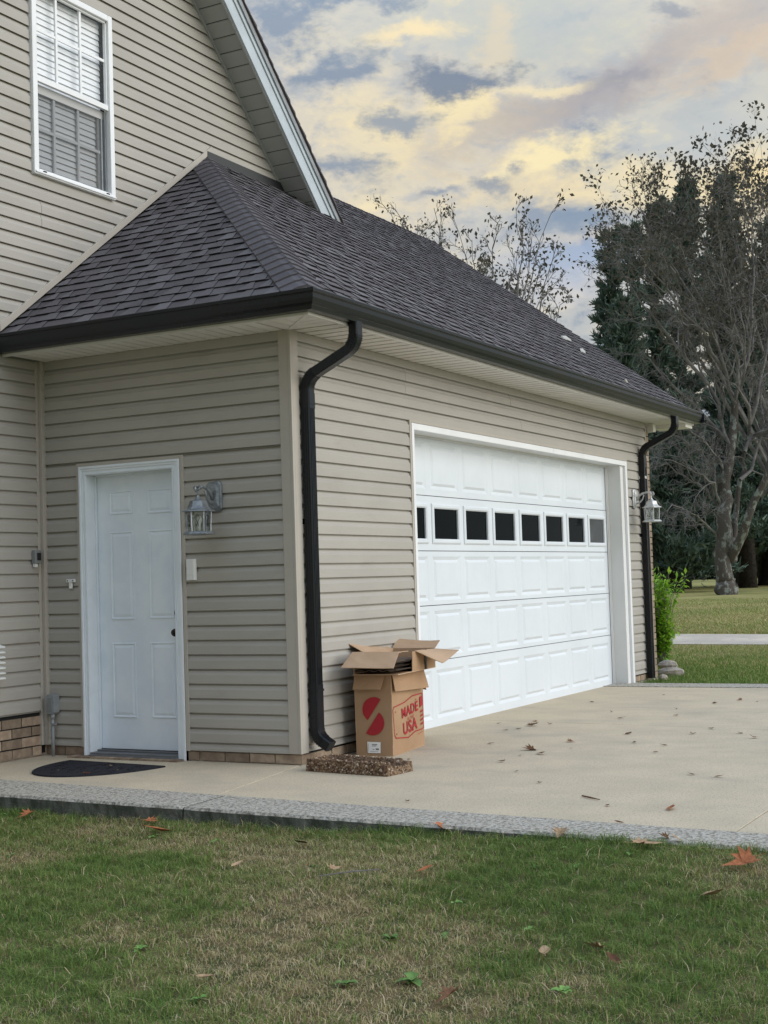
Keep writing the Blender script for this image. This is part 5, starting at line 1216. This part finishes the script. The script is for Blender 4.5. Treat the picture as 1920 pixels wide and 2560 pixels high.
# ------------------------------------------------------------------ stones and shrub at the far corner
def stone(x, y, z, sx, sy, sz, label, sd_):
    r_ = random.Random(sd_); mb = MB(); rings = []
    for k_ in range(7):
        ph = -math.pi/2+math.pi*k_/6; ring = []
        for j in range(10):
            a = 2*math.pi*j/10; q = 1+r_.uniform(-.12, .12); ring.append((x+sx*math.cos(ph)*math.cos(a)*q, y+sy*math.cos(ph)*math.sin(a)*q, z+sz*math.sin(ph)*(1+r_.uniform(-.1, .1))))
        rings.append(ring)
    o = mb.loft(rings).build('stone', m_stone); tag(o, label, 'stone', 'stones at the far garage corner'); return o
stone(8.15, -.04, .02, .11, .17, .07, 'larger pale stone lying in the grass at the far garage corner', 1)
stone(8.36, .05, .10, .09, .12, .06, 'upper rounded stone with dark gap behind the larger pale stone', 2)
stone(7.45, -.17, .02, .05, .05, .04, 'little white pebble at the foot of the far downspout', 3)
def shrub():
    SB = at(1640, 1480, 18.6); SB[2] = -.02
    t_ = thing('shrub', 'bright green leafy shrub growing behind the far brick corner', 'shrub', SB)
    V, T, tn = [], [], []
    st_ = MB()
    for k_ in range(70):
        base = np.array([SB[0]+random.uniform(-.1, .2), SB[1]+random.uniform(-.1, .15), 0])
        az_ = random.uniform(0, 6.28); le = random.choice((random.uniform(.7, 1.15), random.uniform(.9, 1.15), random.uniform(.3, .55))); out_ = random.uniform(.06, .26)
        pts = [base+np.array([math.cos(az_)*out_*t_*t_*1.1, math.sin(az_)*out_*t_*t_*1.1, le*1.25*t_*(1-.15*t_)]) for t_ in np.linspace(0, 1, 8)]
        st_.tube([tuple(p) for p in pts], .004, 4)
        for q in range(75):
            i = random.uniform(1.2, 7); i0 = int(min(i, 6)); p = pts[i0]+(pts[i0+1]-pts[i0])*(i-i0)
            d_ = np.array([random.gauss(0, 1), random.gauss(0, 1), random.gauss(.1, .6)]); d_ /= np.linalg.norm(d_); l_ = random.uniform(.06, .12); s2 = np.cross(d_, [0, 0, 1.]); s2 /= np.linalg.norm(s2)+1e-6
            p = p+d_*random.uniform(0, .08); b = len(V); V += [p, p+d_*l_*.5+s2*l_*.18, p+d_*l_, p+d_*l_*.5-s2*l_*.18]; T.append((b, b+1, b+2, b+3)); tn.append(min(1, max(0, random.gauss(.25+.5*i/7, .2))))
    st_.build('stem', m_twig, t_)
    V = np.array(V)-SB; o = link('foliage', fastmesh('foliage', V, np.array(T), m_shrub, tn), t_)
shrub()

# ------------------------------------------------------------------ trees
class Tree:
    def __init__(s, seed): s.V = []; s.F = []; s.r = random.Random(seed); s.tips = []; s.n = 0
    def seg_tube(s, pts, rads, n=4):
        b = s.n; a = None
        for i, p in enumerate(pts):
            d = np.array(pts[min(i+1, len(pts)-1)])-np.array(pts[max(i-1, 0)]); d = d/(np.linalg.norm(d)+1e-9)
            if a is None: a = np.cross(d, [.3, .5, .8]); 
            a = a-d*(a@d); a = a/(np.linalg.norm(a)+1e-9); c_ = np.cross(d, a)
            for j in range(n):
                t_ = 2*math.pi*j/n; s.V.append(p+(a*math.cos(t_)+c_*math.sin(t_))*rads[i])
        for i in range(len(pts)-1):
            for j in range(n): k = (j+1) % n; s.F.append((b+i*n+j, b+i*n+k, b+(i+1)*n+k, b+(i+1)*n+j))
        s.n += len(pts)*n
    def grow(s, p, d, L, r0, lvl, spec):
        ns, wob, kids, ratio, spread, upb, rmin = spec[lvl]
        pts = [np.array(p, float)]; d = np.array(d, float); d /= np.linalg.norm(d); dirs = [d]
        for i in range(ns):
            d = d+np.array([s.r.gauss(0, wob), s.r.gauss(0, wob), s.r.gauss(0, wob)+upb]); d /= np.linalg.norm(d); pts.append(pts[-1]+d*L/ns); dirs.append(d)
        rads = [max(rmin, r0*(1-.8*i/ns)) for i in range(ns+1)]
        s.seg_tube(pts, rads, 6 if lvl == 0 else 4 if lvl == 1 else 3)
        s.children(pts, dirs, rads, L, lvl, spec)
        if lvl == len(spec)-1: s.tips.append(pts[-1])
    def children(s, pts, dirs, rads, L, lvl, spec, f0=.25):
        ns = len(pts)-1; kids, ratio, spread = spec[lvl][2:5]
        if lvl+1 >= len(spec): return
        for k in range(kids):
            f = f0+(1-f0)*(k+s.r.random())/kids; f = min(f, .999); i = int(f*ns); t_ = f*ns-i
            p = pts[i]*(1-t_)+pts[i+1]*t_; d = dirs[i]
            rv = np.array([s.r.gauss(0, 1) for _ in range(3)]); rv -= d*(rv@d); rv /= np.linalg.norm(rv)+1e-9
            dd = d*math.cos(spread)+rv*math.sin(spread)*s.r.uniform(.7, 1.2)
            s.grow(p, dd, L*ratio*s.r.uniform(.7, 1.2)*(1.1-.5*f), rads[i]*.62, lvl+1, spec)
    def mesh(s, name, mt, off): 
        return fastmesh(name, np.array(s.V)-off, np.array(s.F), mt, smooth=True)
def leafcards(P, size, rg, mt, name, off, flat_=False, tint=None, droop=0):
    n = len(P); d = rg.normal(0, 1, (n, 3)); d[:, 2] -= droop; d /= np.linalg.norm(d, axis=1)[:, None]
    q = rg.normal(0, 1, (n, 3)); s_ = np.cross(d, q); s_ /= np.linalg.norm(s_, axis=1)[:, None]
    l_ = (size*rg.uniform(.6, 1.3, n))[:, None]; w = l_*.3
    V = np.stack([P, P+d*l_*.5+s_*w, P+d*l_, P+d*l_*.5-s_*w], 1).reshape(-1, 3)-off
    F = np.arange(n*4).reshape(-1, 4)
    return fastmesh(name, V, F, mt, tint if tint is not None else np.clip(rg.normal(.5, .25, n), 0, 1))
BF = _F*np.array([1, 1, 0]); BF /= np.linalg.norm(BF)

# main lichen covered tree
DT = 68.
def tp(px, py, dd=0): return at(px, py, DT+dd)
base = tp(1815, 1476); base[2] = -.05
tree = thing('bare_tree', 'big bare deciduous tree with lichen patched forked trunk, a few leaves at the top', 'tree', base)
T1 = Tree(5)
def limb(pl, rl, n=10):
    pts = [np.array(p) for p in pl]
    # subdivide with slight wobble
    out = [pts[0]]; rr = [rl[0]]
    for i in range(len(pts)-1):
        for k in range(1, 4):
            f = k/3; out.append(pts[i]*(1-f)+pts[i+1]*f+(np.array([T1.r.gauss(0, .06) for _ in range(3)]) if k < 3 else 0)); rr.append(rl[i]*(1-f)+rl[i+1]*f)
    T1.seg_tube(out, rr, n); return out, rr
trunk, tr1 = limb([tp(1815, 1480), tp(1814, 1462), tp(1812, 1440), tp(1808, 1400), tp(1812, 1350), tp(1808, 1290), tp(1812, 1230, .3), tp(1822, 1160, .5), tp(1832, 1080, .8), tp(1838, 1000, 1)], [.60, .48, .41, .385, .40, .34, .30, .25, .22, .18], 12)
V0 = T1.V; F0 = T1.F; n0 = T1.n
lead, lr = limb([tp(1830, 1400), tp(1845, 1360, -.5), tp(1868, 1300, -1), tp(1892, 1240, -1.2), tp(1925, 1150, -1.5), tp(1950, 1050, -1)], [.26, .22, .19, .17, .13, .1], 10)
ll, lr2 = limb([tp(1830, 1390), tp(1838, 1300, .6), tp(1850, 1200, 1), tp(1862, 1130, 1.5), tp(1875, 1060, 2)], [.18, .14, .12, .10, .08], 8)
link('trunk', T1.mesh('trunk', m_bark, base), tree)
T1.V = []; T1.F = []; T1.n = 0
spec = [(7, .12, 9, .52, .75, .02, .02), (7, .24, 7, .55, .75, .03, .012), (6, .26, 6, .6, .7, .02, .009), (4, .26, 0, 0, 0, 0, .007)]
limbs = [((1808, 1370), (1790, 1335), (1752, 1300), (1725, 1282), (1680, 1262), (1640, 1250)), ((1810, 1300), (1795, 1260), (1770, 1225), (1735, 1208), (1690, 1180), (1650, 1160)),
         ((1815, 1290), (1790, 1235), (1772, 1205), (1745, 1185), (1700, 1160), (1660, 1150)), ((1822, 1200), (1800, 1150), (1760, 1100), (1720, 1060), (1690, 1000)),
         ((1830, 1120), (1800, 1040), (1770, 960), (1740, 880), (1700, 800)), ((1838, 1010), (1815, 930), (1790, 850), (1760, 760), (1715, 660), (1690, 600)),
         ((1838, 1000), (1845, 900), (1838, 800), (1820, 700), (1800, 600), (1790, 520)), ((1838, 1000), (1870, 900), (1880, 800), (1885, 700), (1880, 600), (1885, 500)),
         ((1875, 1060), (1900, 950), (1920, 850), (1930, 750), (1940, 620)), ((1875, 1060), (1850, 980), (1860, 880), (1850, 780)),
         ((1925, 1150), (1960, 1100), (2000, 1050), (2040, 980)), ((1892, 1240), (1930, 1210), (1970, 1200), (2020, 1180)), ((1862, 1130), (1880, 1090), (1920, 1070), (1960, 1050)),
         ((1812, 1230), (1770, 1160), (1720, 1110), (1660, 1080), (1620, 1060)), ((1830, 1120), (1780, 1060), (1700, 980), (1640, 920), (1600, 880)), ((1815, 930), (1760, 830), (1680, 740), (1620, 670), (1580, 620)),
         ((1770, 960), (1700, 880), (1640, 800), (1580, 720), (1530, 640)), ((1850, 1200), (1890, 1130), (1910, 1050), (1905, 960)), ((1790, 850), (1740, 760), (1660, 650), (1620, 560), (1600, 520))]
for k, lm in enumerate(limbs):
    j1 = T1.r.uniform(-3.5, 3.5)
    pts = [tp(px, py, .5+j1*i/len(lm)) for i, (px, py) in enumerate(lm)]
    r0 = .10 if k > 3 else .075; n_ = len(pts); rr = [max(.02, r0*(1-.8*i/(n_-1))) for i in range(n_)]
    out = [pts[0]]; ro = [rr[0]]
    for i in range(n_-1):
        for q in (1, 2):
            f = q/2; out.append(pts[i]*(1-f)+pts[i+1]*f+(np.array([T1.r.gauss(0, .12) for _ in range(3)]) if q == 1 else 0)); ro.append(rr[i]*(1-f)+rr[i+1]*f)
    T1.seg_tube(out, ro, 6)
    dirs = [(out[min(i+1, len(out)-1)]-out[max(i-1, 0)]) for i in range(len(out))]; dirs = [d/np.linalg.norm(d) for d in dirs]
    Lt = sum(np.linalg.norm(out[i+1]-out[i]) for i in range(len(out)-1))
    sp2 = [(0, 0, 11, .42, .7), ] + spec[1:]
    T1.children(out, dirs, ro, Lt, 0, sp2, .15)
o = link('limbs', T1.mesh('limbs', m_twig, base), tree); 
tips = np.array(T1.tips); rg = np.random.default_rng(3)
# image-independent rule: leaves survive only on the upper outer crown
zt_ = tips[:, 2]; pr = np.clip((zt_-12.0)/6.0, 0, 1); sel = tips[rg.uniform(0, 1, len(tips)) < pr*.8]
P = np.repeat(sel, 2, 0)+rg.normal(0, .16, (len(sel)*2, 3))
link('foliage', leafcards(P, .20, rg, m_fleaf, 'foliage', base, droop=.6), tree)

# leafy top at the right: an upper crown of a neighbouring tree
def sparse_tree(name, label, root, tips_px, dist, lsize, nleaf, seed, trad, mtl=m_fleaf, jit=2., keep=.3, ratio=.12, dy=0):
    t_ = thing(name, label, 'tree', root); T = Tree(seed); rg = np.random.default_rng(seed)
    top = root+np.array([0, 0, 3.2]); T.seg_tube([root, (root+top)/2, top], [trad, trad*.8, trad*.7], 8)
    link('trunk', T.mesh('trunk', m_twig, root), t_); T.V = []; T.F = []; T.n = 0
    sp_ = [(0, 0, 8, ratio, .6), (5, .16, 4, .55, .6, .03, .006), (4, .2, 3, .6, .6, .02, .004), (3, .2, 0, 0, 0, 0, .003)]
    for px, py in tips_px:
        e = at(px, py+dy, dist+T.r.uniform(-jit, jit)); mid = (top*.55+e*.45)+np.array([T.r.gauss(0, .3), T.r.gauss(0, .3), .5]); n_ = 9; out = []
        for i in range(n_+1): f = i/n_; out.append(top*(1-f)**2+mid*2*f*(1-f)+e*f*f+np.array([T.r.gauss(0, .05) for _ in range(3)])*(0 < i < n_))
        ro = [max(.006, trad*.42*(1-f_/n_)**1.1) for f_ in range(n_+1)]; T.seg_tube(out, ro, 5)
        dirs = [(out[min(i+1, n_)]-out[max(i-1, 0)]) for i in range(n_+1)]; dirs = [d/np.linalg.norm(d) for d in dirs]; Lt = sum(np.linalg.norm(out[i+1]-out[i]) for i in range(n_))
        T.children(out, dirs, ro, Lt, 0, sp_, .45); T.tips.append(e)
    link('limbs', T.mesh('limbs', m_twig, root), t_)
    tips = np.array(T.tips); P = np.repeat(tips, nleaf, 0)+rg.normal(0, lsize*.8, (len(tips)*nleaf, 3))
    P = P[rg.uniform(0, 1, len(P)) < keep]
    link('foliage', leafcards(P, lsize, rg, mtl, 'foliage', root, droop=.9), t_)
r1 = at(1240, 1100, 24.); r1[2] = 0
sparse_tree('sparse_tree', 'slender nearly leafless tree rising behind the middle of the garage roof', r1, [(1180, 600), (1215, 640), (1250, 560), (1290, 520), (1330, 590), (1375, 540), (1395, 600), (1350, 670), (1300, 690), (1415, 680), (1430, 740), (1240, 690), (1280, 620)], 24., .08, 2, 11, .11, keep=.45)
r2 = at(1120, 1100, 26.); r2[2] = 0
sparse_tree('sparse_tree', 'smaller sparse tree showing its leafy tips over the roof ridge', r2, [(975, 525), (1010, 545), (1045, 560), (1085, 520), (1100, 560), (1130, 535), (1065, 590)], 26., .075, 2, 12, .09, keep=.5)
r3 = at(2010, 1470, 74.); r3[2] = 0
sparse_tree('leafy_tree', 'tall tree at the right edge whose crown still holds dark leaves', r3, [(1690, 400), (1720, 380), (1750, 400), (1790, 350), (1830, 370), (1850, 330), (1875, 300), (1900, 320), (1920, 380), (1860, 420), (1810, 440), (1770, 460), (1890, 440), (1960, 400), (1700, 470), (1640, 450), (1600, 490), (1840, 490), (1545, 480), (1500, 470)], 74., .27, 4, 13, .4, jit=4., keep=.8, ratio=.14, dy=25)

# evergreens
def evergreen(label, px, py_top, dist, half, seed, n=26000, base_z=2.0, lean=0, dens=1., py_base=1450, irregular=.25, group='evergreens behind the bare tree'):
    root = at(px, py_base, dist); root[2] = -.05; topp = at(px, py_top, dist); H = topp[2]
    t_ = thing('evergreen_tree', label, 'tree', root, 0, group); rg = np.random.default_rng(seed)
    tr = MB(); tr.tube([tuple(root), (root[0], root[1], H*.4), (topp[0], topp[1], H*.97)], [half*.10+.12, half*.07+.08, .03], 8); tr.build('trunk', m_darkbark, t_, smooth=True)
    nb = int(190*dens); P = []; D = []; tn = []
    br = Tree(seed)
    for k in range(nb):
        z = base_z+(H*1.0-base_z)*(rg.uniform()**.85); f = (z-base_z)/(H-base_z)
        prof = half*(1-f)**.62*(.75+.35*math.sin(4*f+seed))*rg.uniform(1-irregular*1.6, 1+irregular)
        az_ = rg.uniform(0, 2*math.pi); up = rg.uniform(-.05, .55)+.5*f
        d = np.array([math.cos(az_), math.sin(az_), up]); d /= np.linalg.norm(d)
        fx = root[0]+(topp[0]-root[0])*z/H; fy = root[1]+(topp[1]-root[1])*z/H
        p0 = np.array([fx, fy, z]); L = max(prof, .7)
        p1 = p0+d*L; p1[2] += .15*L
        br.seg_tube([p0, (p0+p1)/2-np.array([0, 0, .05*L]), p1], [.05, .035, .012], 3)
        m_ = max(30, int(n/nb*(L/half)*1.35)); s = rg.uniform(.15, 1.05, m_)**.75; q = p0+(p1-p0)*s[:, None]+rg.normal(0, 1, (m_, 3))*(.10+.20*L*(1-s*.55))[:, None]*np.array([.55, .55, .35])
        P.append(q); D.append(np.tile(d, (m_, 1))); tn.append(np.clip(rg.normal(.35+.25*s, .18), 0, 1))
    P = np.concatenate(P); D = np.concatenate(D); tn = np.concatenate(tn); N_ = len(P)
    dd = D*.8+rg.normal(0, .55, (N_, 3))+np.array([0, 0, .45]); dd /= np.linalg.norm(dd, axis=1)[:, None]
    s_ = np.cross(dd, rg.normal(0, 1, (N_, 3))); s_ /= np.linalg.norm(s_, axis=1)[:, None]
    l_ = rg.uniform(.22, .6, N_)[:, None]; w = l_*.13
    V = np.stack([P-s_*w, P+s_*w, P+dd*l_+s_*w*.3, P+dd*l_-s_*w*.3], 1).reshape(-1, 3)-root
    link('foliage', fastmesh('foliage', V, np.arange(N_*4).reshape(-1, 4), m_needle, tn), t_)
    link('limbs', br.mesh('limbs', m_darkbark, root), t_)
evergreen('broad leftmost evergreen, its feathery side bulging over the garage roof', 1580, 590, 86., 4.0, 21, 62000, .8, irregular=.28)
evergreen('evergreen with a ragged top just left of the middle of the group', 1645, 525, 90., 3.4, 22, 50000, 2.0)
evergreen('dark evergreen left of the lichen trunk, second tallest of the group', 1712, 470, 94., 3.6, 29, 52000, 3.0)
evergreen('tallest dark evergreen straight behind the lichen trunk', 1812, 450, 98., 3.6, 23, 52000, 4.2, py_base=1455)
evergreen('thin evergreen spire low on the left beside the sky gap', 1522, 600, 92., 1.9, 24, 22000, 1.5)
evergreen('evergreen half cut off by the right picture edge', 1915, 555, 104., 5.0, 25, 52000, 4.5, py_base=1452)
evergreen('low dark evergreen with skirt touching the lawn behind the green shrub', 1690, 1010, 80., 3.6, 26, 34000, .3, py_base=1462)
evergreen('middle height evergreen filling the gap at mid right', 1870, 800, 90., 5.0, 27, 46000, 3.2, py_base=1456)
evergreen('middle height evergreen behind the far downspout', 1560, 770, 84., 3.9, 28, 42000, .8, py_base=1460)
# two great dark trunks behind
for px, r0, lb in ((1862, .62, 'thick dark trunk standing just right of the lichen trunk'), (1928, .72, 'thick dark trunk cut by the right picture edge')):
    b0 = at(px, 1455, 100.); b0[2] = -.05; t_ = thing('dark_tree', lb, 'tree', b0)
    MB().tube([tuple(b0-np.array([0, 0, .1])), tuple(b0+np.array([0, 0, .5])), tuple(b0+np.array([.1, -.1, 2.5])), tuple(b0+np.array([-.1, .3, 8]))], [r0*1.5, r0*1.05, r0*.85, r0*.6], 10).tube([tuple(b0+np.array([0, 0, 1.9])), tuple(b0+np.array([-1.2, 2.2, 3.4])), tuple(b0+np.array([-2.5, 4.4, 4.4]))], [.3, .22, .12], 6).build('trunk', m_darkbark, t_, smooth=True)
    rg = np.random.default_rng(int(px)); n_ = 16000
    P = np.c_[rg.normal(0, 3.0, n_), rg.normal(0, 3.0, n_), rg.uniform(3.0, 9, n_)+rg.normal(0, .6, n_)]+b0
    P = P[P[:, 2] > 2.6+rg.normal(0, .3, n_)]
    link('foliage', leafcards(P, .6, rg, m_needle, 'foliage', b0), t_)
# far wood: mass of trees along the field's end
rg = np.random.default_rng(77); n_ = 90000
AZ = rg.uniform(-12, 60, n_); DD = rg.uniform(185, 235, n_); hmax = 15+5*np.sin(AZ*.9)+3*np.sin(AZ*2.3+1)+2*np.sin(AZ*5.1)
ZZ = hmax*rg.uniform(0, 1, n_)**.9; gap = (ZZ < 3.0) & (rg.uniform(0, 1, n_) < .75)
P = np.c_[CAM[0]+DD*np.cos(np.radians(AZ)), CAM[1]+DD*np.sin(np.radians(AZ)), ZZ][~gap]
V = leafcards(P, 2.4, rg, m_far, 'far_wood', np.zeros(3)); o = link('far_wood', V); tag(o, 'hazy dark band of woods at the far end of the field', 'woods', kind='stuff')
tm = MB()
for k in range(110):
    a = R(random.uniform(-10, 50)); d_ = random.uniform(165, 210); x, y = CAM[0]+d_*math.cos(a), CAM[1]+d_*math.sin(a); tm.tube([(x, y, -.1), (x+random.uniform(-.4, .4), y, 9)], [random.uniform(.2, .45), .15], 5)
o = tm.build('far_trunks', m_darkbark); tag(o, 'distant dark trunks at the end of the field', 'trunks', kind='stuff')
o = None
